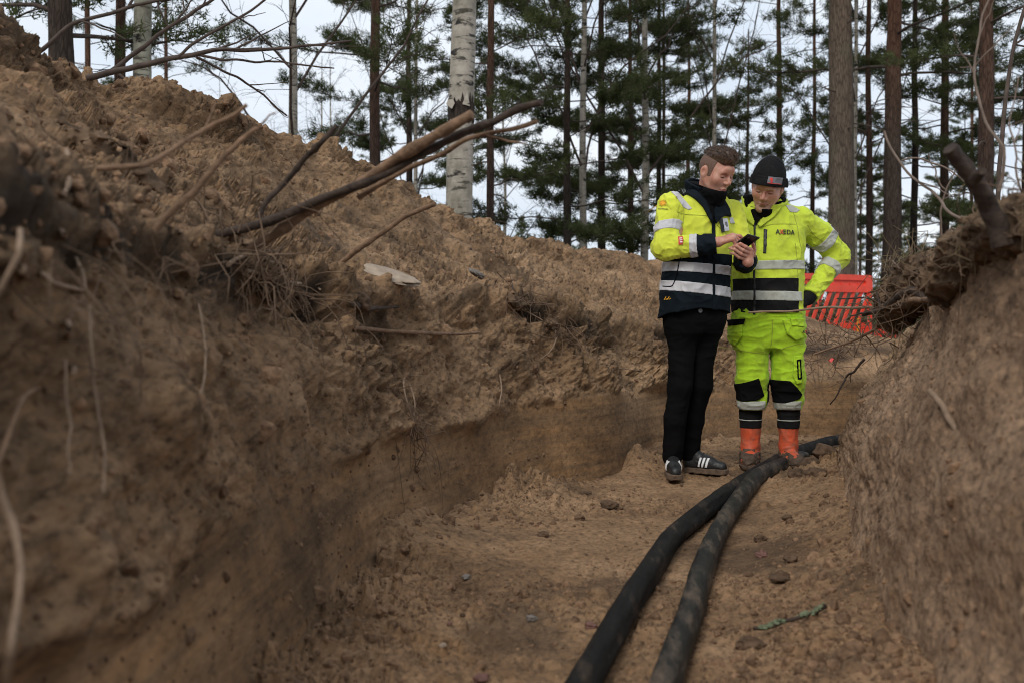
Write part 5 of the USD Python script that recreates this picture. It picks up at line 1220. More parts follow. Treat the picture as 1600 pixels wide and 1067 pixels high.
    # ---- boots
    def boot(x, y, toe, lab):
        x = float(x); tx, ty = toe
        shaft = union([cap((x, y, .13), (x * 1.0, y, .39), .053, .068), cap((x, y, .13), (x, y, .07), .053, .053)], .02)
        foot = union([cap((x, y + .03, .055), (x + tx * .5, y + ty * .5, .055), .050, .050), cap((x + tx * .5, y + ty * .5, .055), (x + tx, y + ty, .050), .050, .044)], .02)
        bt = creases(inter(lambda p: smin(shaft(p), foot(p), .03), plane((0, 0, 1), .375), plane((0, 0, -1), -.002)), .004, 20, 161)
        b0, b1 = np.array([x - .16, y - .30, -.01]), np.array([x + .16, y + .14, .40])
        o = obj('boot', nets(bt, b0, b1, .004), MT['boot'], t, True, lab)
        obj('boot_shaft', nets(inter(grow(bt, .003), plane((0, 0, -1), -.236), plane((0, 0, 1), .362)), b0, b1, .0038), MT['charcoal'], o, True)
        obj('shaft_stripe', nets(inter(grow(bt, .0052), lambda p: np.abs(p[:, 2] - .283) - .0035), b0, b1, .0032), MT['reflect_dirty'], o, True)
        obj('sole', nets(inter(creases(grow(bt, .010), .008, 26, 171), plane((0, 0, 1), .042)), b0, b1, .004), MT['mud'], o, True)
        mud = lambda p: p[:, 2] - (.055 + .09 * fbm(p * 26, 3, 9))
        obj('mud', nets(inter(creases(grow(bt, .0045), .007, 30, 173), mud, plane((0, 0, -1), -.03)), b0, b1, .004), MT['mud'], o, True)
    boot(-.108, .02, (-.045, -.135), 'orange boot left of the cables')
    boot(.106, .0, (.012, -.16), 'orange boot right of the cables')
    # ---- glove
    gl = union([rh, cap(W + fa * .02, W - fa * .05, .030, .036)], .015)
    ob = obj('glove', nets(creases(grow(gl, .003), .002, 40, 181), W - (.22, .20, .18), W + (.12, .14, .12), .003), MT['charcoal'], t, True)
    return t
man_typing()
man_looking()
# ---------------------------------------------------------------- cables on the trench floor
MT['cable'] = M('dirty_cable_wrap', {'g': ('geometry', {}), 'mp': ('mapping', {'scale': (1.0, 0.2, 1.0)}), 'n': ('noise_texture', {'scale': 14.0, 'detail': 7.0, 'roughness': 0.66}), 'r': ('rgb_ramp', {'ramp': [(0.35, (0.005, 0.0046, 0.0042)), (0.54, (0.011, 0.010, 0.009)), (0.74, (0.075, 0.052, 0.036))]}),
    'w': ('noise_texture', {'scale': 38.0, 'detail': 8.0, 'roughness': 0.65}), 'b': ('bump', {'strength': 0.9, 'distance': 0.012}), 'p': ('principled_bsdf', {'roughness': 0.75, 'specular_ior_level': 0.16})},
    [('g.position', 'mp.vector'), ('mp.vector', 'n.vector'), ('n.fac', 'r.fac'), ('r.color', 'p.base_color'), ('mp.vector', 'w.vector'), ('w.fac', 'b.height'), ('b.normal', 'p.normal')], 'p.BSDF')
MT['cable_muddy'] = M('muddy_cable_wrap', {'g': ('geometry', {}), 'mp': ('mapping', {'scale': (1.0, 0.2, 1.0)}), 'n': ('noise_texture', {'scale': 17.0, 'detail': 8.0, 'roughness': 0.7}), 'r': ('rgb_ramp', {'ramp': [(0.36, (0.006, 0.006, 0.0052)), (0.50, (0.016, 0.015, 0.012)), (0.68, (0.12, 0.088, 0.062))]}),
    'w': ('noise_texture', {'scale': 42.0, 'detail': 8.0, 'roughness': 0.65}), 'b': ('bump', {'strength': 0.9, 'distance': 0.012}), 'p': ('principled_bsdf', {'roughness': 0.6, 'specular_ior_level': 0.25})},
    [('g.position', 'mp.vector'), ('mp.vector', 'n.vector'), ('n.fac', 'r.fac'), ('r.color', 'p.base_color'), ('mp.vector', 'w.vector'), ('w.fac', 'b.height'), ('b.normal', 'p.normal')], 'p.BSDF')
def cable(name, label, px, r, mat, seed):
    zc = r * .80; pts = []
    for a, b in px:
        ray = P(a, b, 1.0) - np.array([0, 0, CAM_H]); k = (zc - CAM_H) / ray[2]
        pts.append(np.array([0, 0, CAM_H]) + ray * k)
    pts = [pts[0] + (pts[0] - pts[1]) * 3] + pts
    p = smoothline(pts, 260); p[:, 2] = zc + np.convolve(np.pad(np.maximum(floor_z(p[:, 0], p[:, 1]), -.01), 12, mode='edge'), np.hanning(27)[1:-1] / np.hanning(27).sum(), 'valid') * .5 + .006 * (fbm(p * 3, 3, seed) - .5)
    n, sd = len(p), 28
    t = np.gradient(p, axis=0); t /= np.linalg.norm(t, axis=1, keepdims=True)
    a = np.cross(t, [0, 0, 1.0]); a /= np.linalg.norm(a, axis=1, keepdims=True); b = np.cross(a, t)
    ang = np.arange(sd) * 2 * np.pi / sd
    dirs = np.cos(ang)[None, :, None] * a[:, None] + np.sin(ang)[None, :, None] * b[:, None]
    q = p[:, None] + dirs * r
    s = np.r_[0, np.cumsum(np.linalg.norm(np.diff(p, axis=0), axis=1))]
    sp = np.stack([s[:, None] * 1.7 + 0 * ang, np.cos(ang + s[:, None] * .8) * 2.6, np.sin(ang + s[:, None] * .8) * 2.6], -1)
    rr = r * (np.interp(s, [0, s[-1] * .75, s[-1]], [.72, .92, .92]))[:, None] * (1 + .15 * (fbm(sp * .8, 3, seed) - .5) * 2 + .12 * (.5 - np.abs(2 * noise(sp * np.array([1.6, 2.2, 2.2]), seed + 3) - 1))) * (1 - .10 * np.clip(np.sin(ang), -1, 0) * 0)
    q = p[:, None] + dirs * rr[..., None]
    m = trimesh.Trimesh(q.reshape(-1, 3), grid_mesh(np.concatenate([q, q[:, :1]], 1), np.zeros(3)).faces[:0], process=False)
    i, j = np.meshgrid(np.arange(n - 1), np.arange(sd), indexing='ij')
    f = np.stack([i * sd + j, i * sd + (j + 1) % sd, (i + 1) * sd + (j + 1) % sd, (i + 1) * sd + j], -1).reshape(-1, 4)
    m = trimesh.Trimesh(q.reshape(-1, 3), np.vstack([f[:, [0, 1, 2]], f[:, [0, 2, 3]]]), process=False)
    if (m.vertex_normals.reshape(n, sd, 3) * dirs).sum() < 0: m.invert()
    tag(obj(name, m, mat, None, True), label, 'cable', 'cables along the trench floor')
cable('cable', 'left black cloth wrapped cable running from the sneakers to the bottom edge', [(911, 1067), (971, 962), (1010, 900), (1050, 841), (1084, 810), (1136, 769), (1181, 744), (1203, 731), (1222, 719), (1252, 704), (1292, 692), (1325, 687)], .046, MT['cable'], 3)
cable('cable', 'right black cable, muddier and scuffed, ending at the right orange boot', [(1040, 1067), (1058, 1015), (1074, 975), (1105, 872), (1138, 803), (1161, 770), (1189, 743), (1222, 729), (1255, 719)], .045, MT['cable_muddy'], 8)

# ---------------------------------------------------------------- plastic barriers
MT['barrier'] = plain('red_barrier_plastic', (0.72, 0.075, 0.042), 0.45, 0.45, var=.14, scale=5)
MT['strap_yellow'] = plain('yellow_strap', (0.75, 0.36, 0.02), 0.6)
def barrier(label, A, B, H, tilt=0.0, strap=False):
    A, B = np.array(A), np.array(B); ex = (B - A) / np.linalg.norm(B - A); W = np.linalg.norm(B - A)
    up = np.array([0, 0, 1.0]); ey = np.cross(up, ex); ey /= np.linalg.norm(ey); ez = np.cross(ex, ey)
    ez = ez * math.cos(tilt) + ey * math.sin(tilt); ey = np.cross(ez, ex)
    t = thing('road_barrier', label, 'barrier', A, 0, 'red plastic barriers behind the trench')
    F = np.eye(4); F[:3, 0], F[:3, 1], F[:3, 2] = ex, ey, ez
    def put(nm, m, mat, parent=t):
        m = m.copy(); m.apply_transform(F); return obj(nm, m, mat, parent, 35)
    def slab(x0, x1, z0, z1, th, r):
        c = m3.CrossSection([[(x0 + r, z0 + r), (x1 - r, z0 + r), (x1 - r, z1 - r), (x0 + r, z1 - r)]]).offset(r, m3.JoinType.Round, 2.0, 24)
        k = m3.Manifold.extrude(c, th)
        return k
    def tm(k):
        a = k.to_mesh(); v = a.vert_properties[:, :3]
        return trimesh.Trimesh(np.stack([v[:, 0], v[:, 2] - .0, v[:, 1]], 1), a.tri_verts[:, ::-1], process=False)
    top = slab(0, W, H - .27, H, .055, .06) - slab(.14, W - .14, H - .165, H - .085, .03, .035).translate((0, 0, -.002)) - slab(.14, W - .14, H - .165, H - .085, .03, .035).translate((0, 0, .04))
    for k in range(7):
        x = .28 + k * (W - .56) / 6
        top = top + slab(x - .012, x + .012, H - .16, H - .125, .03, .005).translate((0, 0, .012))
    put('top_panel', tm(top), MT['barrier'])
    put('bottom_rail', tm(slab(0, W, .06, .23, .055, .03) - slab(.06, W - .06, .135, .150, .02, .004).translate((0, 0, -.012))), MT['barrier'])
    for x in (.0, W - .06): put('side_post', tm(slab(x, x + .06, .2, H - .2, .05, .012).translate((0, 0, .0025))), MT['barrier'])
    n = int((W - .1) / .165)
    for k in range(n):
        x = .02 + k * .165
        c = [(x, .20), (x + .048, .20), (x + .048 + .25, H - .25), (x + .25, H - .25)]
        if c[2][0] > W: c = [(x, .20), (x + .062, .20), (W - .02, .2 + (H - .45) * (W - .02 - x - .048) / .25), (W - .02, min(H - .25, .2 + (H - .45) * (W - .02 - x) / .25))]
        if c[1][0] > W - .06: continue
        g = m3.Manifold.extrude(m3.CrossSection([c]).offset(.006, m3.JoinType.Round, 2.0, 12), .022).translate((0, 0, .0165))
        put('slat', tm(g), MT['barrier'])
    for x in (.25, W - .25): put('foot', tm(slab(x - .10, x + .10, .0, .07, .05, .01).translate((0, 0, .003))), MT['barrier'])
    if strap: put('strap', tm(slab(W - .34, W - .30, .05, .30, .006, .002).translate((0, 0, -.008))), MT['strap_yellow'])
a, b = P(1363, 518, 15.5), P(1240, 524, 14.7); a[2] = b[2] = .62
barrier('red plastic road barrier with slanted slats behind the hand on hip', b, a, .97, 0.0, True)
a, b = P(1362, 515, 15.6), P(1432, 535, 13.9); a[2], b[2] = .52, .62
barrier('red plastic road barrier leaning askew behind the roots of the right bank', a, b, .84, .25)

# ---------------------------------------------------------------- sticks, roots and twigs
def stick(name, label, cat_, px, r0, r1, mat, lift=None, wob=.006, side=0, seed=0, group=None, bark=.14, n=30, knots=0):
    """px: (px, py, distance) or (px, py) when it lies on the bank"""
    pts = [P(*q) if len(q) == 3 else on_bank(q[0], q[1], .02 if lift is None else lift * (2.0 if q[0] < 340 and q[1] > 330 else 1.0)) for q in px]
    if len(px[0]) == 2 and len(pts) > 3:                                    # no wild jumps in depth
        y = np.array([p[1] for p in pts]); y2 = np.convolve(np.r_[y[0], y, y[-1]], [.25, .5, .25], 'valid'); y2 = np.minimum(y2, y + .0)
        pts = [P(q[0], q[1], float(v)) for q, v in zip(px, y2)]
    p = smoothline(pts, n, wob, seed); rng = np.random.default_rng(seed)
    if px[0][0] < 340 and len(px[0]) == 2: r0, r1 = r0 * .92, r1 * .80
    rr = np.interp(np.linspace(0, 1, n), [0, 1], [r0, r1])
    for k in range(knots):
        c = rng.uniform(.1, .95); rr = rr * (1 + .35 * np.exp(-((np.linspace(0, 1, n) - c) / .02)**2))
    if not side and not knots:
        o = obj(name, tube(p, rr, 9, bark, seed), mat, None, 60); tag(o, label, cat_, group); return o
    t = thing(name, label, cat_, (0, 0, 0), 0, group)
    obj('stem', tube(p, rr, 10, bark, seed), mat, t, 60)
    for k in range(side):
        i = int(rng.uniform(.3, .95) * n); d = p[min(i + 1, n - 1)] - p[i - 1]; d /= np.linalg.norm(d)
        v = d * .7 + rng.normal(0, .5, 3); v /= np.linalg.norm(v); L = np.linalg.norm(p[-1] - p[0]) * rng.uniform(.10, .3)
        q = smoothline([p[i], p[i] + v * L * .5, p[i] + v * L + rng.normal(0, .05 * L, 3)], 8, .01, seed + k)
        obj('twig', tube(q, np.linspace(rr[i] * .6, max(r1 * .35, .0012), 8), 6), mat, t, 60)
    return t
# the thick broken sticks that jut from the heap
stick('stick', 'thick brown broken stick jutting up from the heap, ending before the big birch', 'stick', [(372, 398, 2.95), (430, 366, 2.9), (480, 330, 2.85), (560, 288, 2.75), (640, 236, 2.65), (688, 208, 2.6), (736, 178, 2.55)], .0165, .0125, MT['root_bark'], seed=41, knots=4)
stick('stick', 'long dark stick jutting furthest right across the pine trunks', 'stick', [(330, 368, 2.9), (420, 345, 2.85), (500, 312, 2.8), (603, 272, 2.7), (672, 234, 2.65), (741, 200, 2.6), (772, 190, 2.58), (810, 170, 2.55), (846, 161, 2.5)], .013, .0085, MT['dark_stick'], seed=42, knots=6)
stick('stick', 'thin brown stick below the long dark one', 'stick', [(560, 310, 2.8), (638, 264, 2.75), (689, 241, 2.7), (734, 215, 2.65), (799, 203, 2.6), (838, 190, 2.55)], .008, .006, MT['root_bark'], seed=43, side=1)
stick('stick', 'bare brown stick standing out of the slope left of the birch foot', 'stick', [(531, 413, 3.9), (565, 386, 3.85), (600, 362, 3.8), (640, 335, 3.75), (681, 320, 3.7)], .011, .0085, MT['root_bark'], seed=44, knots=2)
stick('stick', 'pale blurred stick with a hooked dark tip on the near left rim', 'stick', [(150, 262, 2.1), (213, 261, 2.1), (275, 229, 2.15), (330, 197, 2.2), (366, 180, 2.2), (385, 166, 2.2)], .0065, .0045, MT['root_bark'], seed=45, side=2)
stick('stick', 'reddish brown stick leaning out of the dark hollow on the left', 'stick', [(240, 360, 2.2), (270, 330, 2.2), (303, 299, 2.2), (344, 252, 2.2), (372, 226, 2.2), (401, 200, 2.2)], .009, .005, MT['root_bark'], seed=46, side=2)
stick('stick', 'slim stick with a knobbly tip in front of the slender birch', 'stick', [(404, 342, 2.9), (416, 316, 2.9), (434, 298, 2.9), (482, 242, 2.85), (505, 218, 2.8), (528, 196, 2.8)], .0085, .0075, MT['dark_stick'], seed=47, knots=3)
stick('stick', 'horizontal half buried stick low on the slope', 'stick', [(555, 512), (590, 516), (620, 518), (660, 520), (690, 521), (720, 522), (749, 520)], .010, .007, MT['root_bark'], lift=.03, seed=48, knots=2)
stick('stick', 'short dark stick beside a round knob under the pale flat stone', 'stick', [(553, 475), (575, 482), (598, 481), (622, 480)], .013, .006, MT['dark_stick'], lift=.03, seed=49)
stick('root', 'pale kinked root in front of the sticks, left of centre', 'root', [(356, 413), (380, 400), (405, 395), (430, 398), (455, 397)], .0065, .004, MT['pale_root'], lift=.06, seed=50)
stick('root', 'root curving right under the sticks into the slope', 'root', [(384, 424), (410, 430), (440, 440), (476, 444), (500, 452)], .0065, .004, MT['pale_root'], lift=.05, seed=51)
stick('root', 'thin root crossing the base of the thick sticks', 'root', [(326, 371), (350, 362), (380, 358), (415, 349)], .008, .006, MT['root_bark'], lift=.06, seed=52)
# roots hanging down the near left wall
stick('root', 'long pale root curling down the rim at the far left', 'root', [(104, 238), (112, 265), (100, 303), (69, 337), (52, 362), (27, 410), (3, 463), (-20, 540)], .0062, .0042, MT['pale_root'], lift=.05, seed=53)
stick('root', 'thick pale root sweeping down with a broken orange end', 'root', [(-15, 398), (31, 420), (55, 432), (79, 463), (95, 490), (104, 512), (110, 545), (115, 580)], .0068, .0060, MT['pale_root'], lift=.07, seed=54)
stick('root', 'thin root branching right from the thick pale one', 'root', [(52, 425), (80, 440), (108, 450), (140, 448)], .006, .003, MT['pale_root'], lift=.05, seed=55)
stick('root', 'pale root bending down beside the near left hollow', 'root', [(84, 350), (100, 366), (113, 388), (122, 412), (131, 439), (133, 455)], .0055, .004, MT['pale_root'], lift=.04, seed=56)
stick('root', 'brown root slanting down to the left edge', 'root', [(70, 520), (66, 545), (52, 587), (40, 615), (27, 642), (7, 694), (-12, 740)], .0058, .0042, MT['root_bark'], lift=.06, seed=57)
stick('root', 'fine pale root hanging like a thread in the middle of the left wall', 'root', [(282, 362), (292, 390), (303, 419), (309, 450), (313, 488), (318, 520), (321, 556), (319, 585), (312, 613)], .0042, .0028, MT['pale_root'], lift=.05, seed=58)
stick('root', 'long root hanging along the bottom left edge', 'root', [(-8, 740), (3, 770), (21, 813), (30, 845), (33, 879), (31, 920), (27, 958), (18, 1010), (6, 1075)], .0062, .0055, MT['pale_root'], lift=.06, seed=59)
stick('root', 'straight thread of root left of the middle of the left wall', 'root', [(140, 480), (143, 540), (144, 591), (152, 640), (162, 694), (163, 770)], .0028, .0022, MT['pale_root'], lift=.05, seed=60)
stick('root', 'thin root hanging at the far left below the broken one', 'root', [(100, 560), (104, 620), (110, 680), (109, 740)], .0026, .002, MT['pale_root'], lift=.05, seed=61)
for k, q in enumerate([[(780, 585), (784, 610), (780, 630), (790, 642)], [(870, 528), (862, 545), (845, 560)], [(950, 572), (975, 576), (1002, 578)], [(640, 600), (648, 640), (640, 680)], [(632, 590), (636, 625), (650, 676)], [(812, 482), (830, 490), (848, 500)], [(735, 390), (740, 402), (749, 418)], [(800, 446), (802, 460), (806, 470)]]):
    stick('root', ['short pale root beside the lower break of the cut', 'short root under the dark sod', 'fine root lying on the slope by the navy jacket', 'left of the two fine roots above the cut', 'right of the two fine roots above the cut', 'pale rootlet across the dark sod hollow', 'dark peg of a root sticking from the upper slope', 'thin dark twig standing on the sod'][k], 'root', q, .0045 if k != 6 else .009, .0025, MT['pale_root'] if k < 6 else MT['dark_stick'], lift=.04, seed=70 + k, n=14)
# bare branches rising from the crest at the upper left
for k, (lab, px, r0, r1) in enumerate([
    ('bare branch arching across the dark trunk at the top left', [(50, 91, 3.9), (83, 65, 3.9), (124, 34, 3.9), (179, 17, 3.9), (255, 0, 3.9), (330, -14, 3.9)], .0085, .005),
    ('longest bare branch arching right along the crest towards the slender birch', [(136, 124, 4.2), (206, 108, 4.2), (275, 91, 4.2), (344, 80, 4.2), (447, 76, 4.2), (547, 66, 4.3)], .014, .004),
    ('bare branch rising steeply past the mossy birch', [(165, 115, 4.3), (200, 92, 4.3), (241, 62, 4.3), (296, 26, 4.3), (334, 1, 4.3), (380, -25, 4.3)], .010, .006),
    ('thin bare branch leaving the longest one upward', [(279, 88, 4.2), (305, 66, 4.2), (344, 45, 4.2), (413, 3, 4.2), (450, -20, 4.2)], .0065, .004),
    ('thin bare branch running level below the longest one', [(308, 88, 4.2), (350, 92, 4.2), (396, 96, 4.25), (440, 99, 4.3), (482, 103, 4.3), (520, 110, 4.3)], .006, .003),
    ('thin bare branch drooping from the crest behind the mossy birch', [(180, 112, 4.5), (215, 135, 4.5), (240, 148, 4.5), (285, 172, 4.6)], .006, .004),
    ('bare branch drooping right before the slender birch', [(308, 88, 4.4), (350, 112, 4.5), (389, 134, 4.6), (420, 158, 4.7), (447, 184, 4.8)], .006, .004)]):
    stick('bare_branch', lab, 'branch', px, r0, r1, MT['twig_bark'], wob=.02, seed=90 + k, side=4 if k != 5 else 2, n=26)
# right-hand bank: roots, twigs and stump
stick('root', 'long pale root reaching left across the hi-vis jacket hem', 'root', [(1412, 487, 4.15), (1380, 483, 4.3), (1335, 480, 4.5), (1291, 479, 4.65), (1262, 483, 4.7), (1229, 487, 4.75), (1200, 487, 4.8), (1168, 488, 4.85)], .0080, .0045, MT['pale_root'], wob=.012, seed=110, bark=.2)
stick('root', 'dark thin root above the long pale one on the right', 'root', [(1400, 478, 4.1), (1372, 470, 4.3), (1345, 466, 4.4), (1309, 467, 4.5)], .006, .003, MT['dark_stick'], wob=.01, seed=111)
stick('root', 'brown root drooping left from the right bank over the trench end', 'root', [(1402, 490, 4.3), (1377, 508, 4.5), (1352, 525, 4.6), (1325, 537, 4.7), (1300, 545, 4.75), (1270, 553, 4.8)], .009, .004, MT['root_bark'], wob=.015, seed=112, side=3)
stick('root', 'dark forked root hanging beside the right wall', 'root', [(1350, 560, 4.9), (1335, 580, 4.95), (1322, 591, 5.0), (1310, 610, 5.0), (1296, 632, 5.05)], .007, .003, MT['dark_stick'], wob=.015, seed=113, side=1)
stick('root', 'thick brown root end jutting from the dark turf on the right', 'root', [(1450, 470, 3.6), (1425, 455, 3.7), (1400, 466, 3.8), (1370, 486, 3.95), (1345, 492, 4.0)], .016, .008, MT['dark_stick'], wob=.02, seed=114, side=2)
stick('root', 'pale blurred root crossing the near right wall', 'root', [(1455, 610, 2.6), (1480, 650, 2.5), (1505, 690, 2.42), (1530, 735, 2.35), (1545, 762, 2.3)], .0085, .007, MT['pale_root'], wob=.012, seed=115)
stick('root', 'orange brown root crossing the dark turf top', 'root', [(1420, 470, 3.4), (1455, 470, 3.2), (1495, 478, 3.0), (1520, 480, 2.9)], .010, .006, MT['root_bark'], wob=.02, seed=116)
st = thing('stump', 'dark blurred stump of a root standing up from the right bank', 'stump')
pp = smoothline([P(1568, 385, 2.35), P(1548, 330, 2.35), P(1528, 292, 2.32), P(1508, 262, 2.3), P(1484, 232, 2.28)], 26, .006, 5)
obj('stem', tube(pp, np.interp(np.linspace(0, 1, 26), [0, .35, .55, .62, .7, 1], [.028, .023, .021, .021, .018, .0165]), 14, .22, 5), MT['dark_stick'], st, 60)
obj('knob', tube(smoothline([P(1522, 282, 2.3), P(1531, 272, 2.26), P(1536, 268, 2.24)], 6), [.016, .014, .009], 10, .2, 6), MT['dark_stick'], st, 60)
for k, (lab, px, r0, r1, m, sd) in enumerate([
    ('thin pale sapling bending from the top edge down to the stump', [(1562, 300, 2.9), (1570, 240, 2.9), (1538, 193, 2.95), (1522, 138, 3.0), (1525, 69, 3.05), (1545, -5, 3.1)], .0065, .004, 'twig_pale', 4),
    ('dark slanting stem near the right edge', [(1556, 345, 5.2), (1561, 290, 5.2), (1567, 206, 5.25), (1581, 86, 5.3), (1600, 20, 5.3), (1615, -40, 5.3)], .016, .012, 'twig_bark', 3),
    ('long thin branch drooping from the orange trunk to the right bank', [(1382, 206, 3.6), (1411, 261, 3.5), (1440, 288, 3.4), (1456, 299, 3.35), (1480, 330, 3.2), (1525, 350, 3.0)], .0055, .0065, 'twig_pale', 3),
    ('forked upright twig left of the stump', [(1468, 408, 3.4), (1470, 370, 3.4), (1473, 334, 3.4), (1481, 298, 3.4), (1492, 268, 3.4)], .0055, .003, 'twig_pale', 2),
    ('twig leaning left from the fork of the upright one', [(1480, 299, 3.4), (1468, 282, 3.4), (1460, 268, 3.4), (1451, 240, 3.4)], .0045, .0025, 'twig_pale', 0),
    ('arched twig behind the forked one', [(1408, 252, 3.9), (1432, 248, 3.9), (1465, 257, 3.85), (1490, 270, 3.8), (1508, 284, 3.75)], .0045, .004, 'twig_pale', 1),
    ('short pale twig standing on the grassy edge of the right bank', [(1412, 428, 4.0), (1402, 416, 4.0), (1388, 404, 4.05)], .004, .003, 'twig_pale', 0),
    ('thin twigs fanning out at the right edge of the photo', [(1600, 310, 2.6), (1588, 250, 2.6), (1582, 190, 2.65), (1592, 120, 2.7)], .004, .002, 'twig_pale', 5)]):
    MT.setdefault('twig_pale', plain('pale_twig', (0.15, 0.11, 0.085), 0.8, 0.25, var=.3, scale=20))
    stick('bare_twig' if m == 'twig_pale' else 'sapling', lab, 'twig', px, r0 * .75, r1 * .75, MT[m], wob=.012, seed=130 + k, side=sd, n=22)

# ---------------------------------------------------------------- turf and hair roots on the rims
MT['humus'] = plain('dark_turf', (0.105, 0.068, 0.042), 0.95, 0.15, var=.75, scale=9, bump=1.0, bscale=45)
MT['straw'] = plain('dead_grass', (0.17, 0.128, 0.075), 0.85, 0.2, var=.4, scale=9)
MT['hair_root'] = plain('fine_roots', (0.13, 0.085, 0.055), 0.9, 0.2, var=.5, scale=14)
def turf(label, pts, rs, seed, mat='humus'):
    f = creases(chain(pts, rs, .05), .030, 16, seed); f = creases(f, .020, 44, seed + 3); f = creases(f, .009, 110, seed + 5)
    lo, hi = span(pts, max(rs) + .08)
    o = obj('turf_clod', nets(f, lo, hi, .0085), MT[mat], None, True); tag(o, label, 'turf', 'turf torn open at the rims of the trench')
turf('dark overhanging turf on the right bank where the roots stick out', [P(1392, 505, 4.45), P(1408, 470, 4.3), P(1440, 440, 4.05), P(1490, 425, 3.6)], [.06, .10, .11, .09], 501)
turf('ragged turf under the stump at the right edge', [P(1478, 440, 3.1), P(1520, 395, 2.8), P(1560, 368, 2.55), P(1610, 350, 2.35)], [.085, .085, .075, .08], 511)
turf('dark flap of sod in the middle of the left slope', [on_bank(800, 470, .03), on_bank(825, 482, .05), on_bank(848, 492, .06), on_bank(862, 508, .05)], [.04, .06, .06, .04], 521)
turf('dark sod at the base of the thick sticks', [on_bank(352, 372, .02), on_bank(385, 410, .03), on_bank(420, 440, .03), on_bank(462, 476, .03)], [.04, .055, .05, .045], 531)
turf('dark sod on the near left rim around the hooked stick', [on_bank(100, 195, .0), on_bank(150, 235, .01), on_bank(200, 262, .02), on_bank(262, 300, .02)], [.03, .04, .04, .03], 541)
def hairs(name, label, centres, n, L, mat, seed, down=.5, r=.0016, dirv=(0, 0, 0), spread=.05, cat_='roots'):
    rng = np.random.default_rng(seed); C = np.asarray(centres); parts = []
    for k in range(n):
        j = rng.uniform(0, len(C) - 1); i = int(j); c = C[i] + (C[min(i + 1, len(C) - 1)] - C[i]) * (j - i) + rng.normal(0, spread, 3)
        v = rng.normal(0, 1, 3); v /= np.linalg.norm(v); v = v + np.array(dirv); l = L * rng.uniform(.4, 1.4)
        q = np.stack([c, c + v * l * .35 + rng.normal(0, .02 * l / .1, 3), c + v * l * .7 + rng.normal(0, .03 * l / .1, 3) + (0, 0, -down * l * .25), c + v * l + rng.normal(0, .03 * l / .1, 3) + (0, 0, -down * l)])
        parts.append(tube(smoothline(q, 7), np.linspace(r * 1.5, r * .7, 7), 4, cap=False))
    o = obj(name, cat(parts), MT[mat], None, True); tag(o, label, cat_, None, 'stuff')
hairs('hair_roots', 'fine tangled roots sticking out of the dark turf on the right', [P(1395, 500, 4.3), P(1410, 465, 4.15), P(1440, 440, 3.9), P(1490, 425, 3.5)], 55, .14, 'hair_root', 601, .6, .0020, (-.5, -.2, -.1))
hairs('hair_roots', 'fine roots and dry stalks round the stump', [P(1440, 470, 3.2), P(1490, 425, 2.9), P(1530, 385, 2.7), P(1570, 350, 2.45), P(1620, 330, 2.3)], 60, .10, 'hair_root', 602, .3, .0016, (-.1, -.3, .25))
hairs('dead_grass', 'tuft of dry straw coloured grass on the edge of the right bank', [P(1385, 432, 4.35), P(1405, 425, 4.2), P(1440, 412, 4.0)], 45, .11, 'straw', 603, .5, .0012, (-.1, -.1, .9), .035, 'grass')
hairs('dead_grass', 'dry brown grass over the ragged turf at the right edge', [P(1500, 395, 2.7), P(1540, 350, 2.55), P(1580, 330, 2.4), P(1620, 320, 2.3)], 60, .08, 'straw', 606, .6, .0009, (0, -.2, .5), .035, 'grass')
hairs('hair_roots', 'fine roots hanging from the dark sod below the thick sticks', [on_bank(345, 375, .05), on_bank(385, 415, .06), on_bank(420, 445, .06), on_bank(470, 485, .05)], 120, .20, 'hair_root', 604, .6, .0016, (.2, -.3, -.1))
hairs('hair_roots', 'fine roots hanging on the near left rim and wall', [on_bank(20, 300, .03), on_bank(100, 330, .03), on_bank(180, 380, .03), on_bank(260, 420, .03), on_bank(120, 480, .03), on_bank(60, 560, .03)], 130, .16, 'hair_root', 605, 1.0, .0010, (.1, -.2, -.2), .06)
hairs('hair_roots', 'bundle of fine roots above the clean cut in the middle', [on_bank(625, 600, .02), on_bank(640, 650, .02), on_bank(655, 680, .02)], 45, .16, 'hair_root', 607, 1.0, .0013, (0, -.1, -.4), .02)
hairs('hair_roots', 'fine roots on the sod flap of the middle slope', [on_bank(790, 465, .04), on_bank(830, 480, .05), on_bank(880, 520, .04), on_bank(900, 540, .03)], 70, .15, 'hair_root', 608, .5, .0018, (.1, -.3, 0), .04)
hairs('hair_roots', 'brush of thin roots and stems behind the trench end', [P(1255, 560, 7.6), P(1300, 540, 7.4), P(1350, 530, 7.2)], 60, .22, 'hair_root', 609, .3, .0025, (-.2, -.1, .0), .10)

# ---------------------------------------------------------------- stones and scraps
MT['pale_stone'] = plain('pale_flat_stone', (0.30, 0.235, 0.175), 0.9, 0.25, var=.25, scale=18, bump=.4, bscale=60)
MT['grey_stone'] = plain('grey_stone', (0.14, 0.12, 0.105), 0.8, 0.3, var=.3, scale=30, bump=.4, bscale=60)
MT['red_stone'] = plain('reddish_stone', (0.15, 0.075, 0.058), 0.75, 0.3, var=.35, scale=30, bump=.4, bscale=60)
MT['dark_lump'] = plain('dark_soil_lump', (0.090, 0.057, 0.036), 0.95, 0.15, var=.5, scale=25, bump=.6, bscale=60)
def stone(name, label, cat_, p, size, mat, seed, R=None, rough_=.35, group=None):
    m = trimesh.creation.icosphere(3, 1.0); v = m.vertices
    v = v * (1 + rough_ * (2 * fbm(v * 1.3 + seed, 3, seed) - 1) + .12 * (2 * fbm(v * 4 + seed, 2, seed + 1) - 1))[:, None] * np.asarray(size)
    if R is not None: v = v @ R.T
    o = obj(name, trimesh.Trimesh(v + p, m.faces, process=False), mat, None, True); tag(o, label, cat_, group)
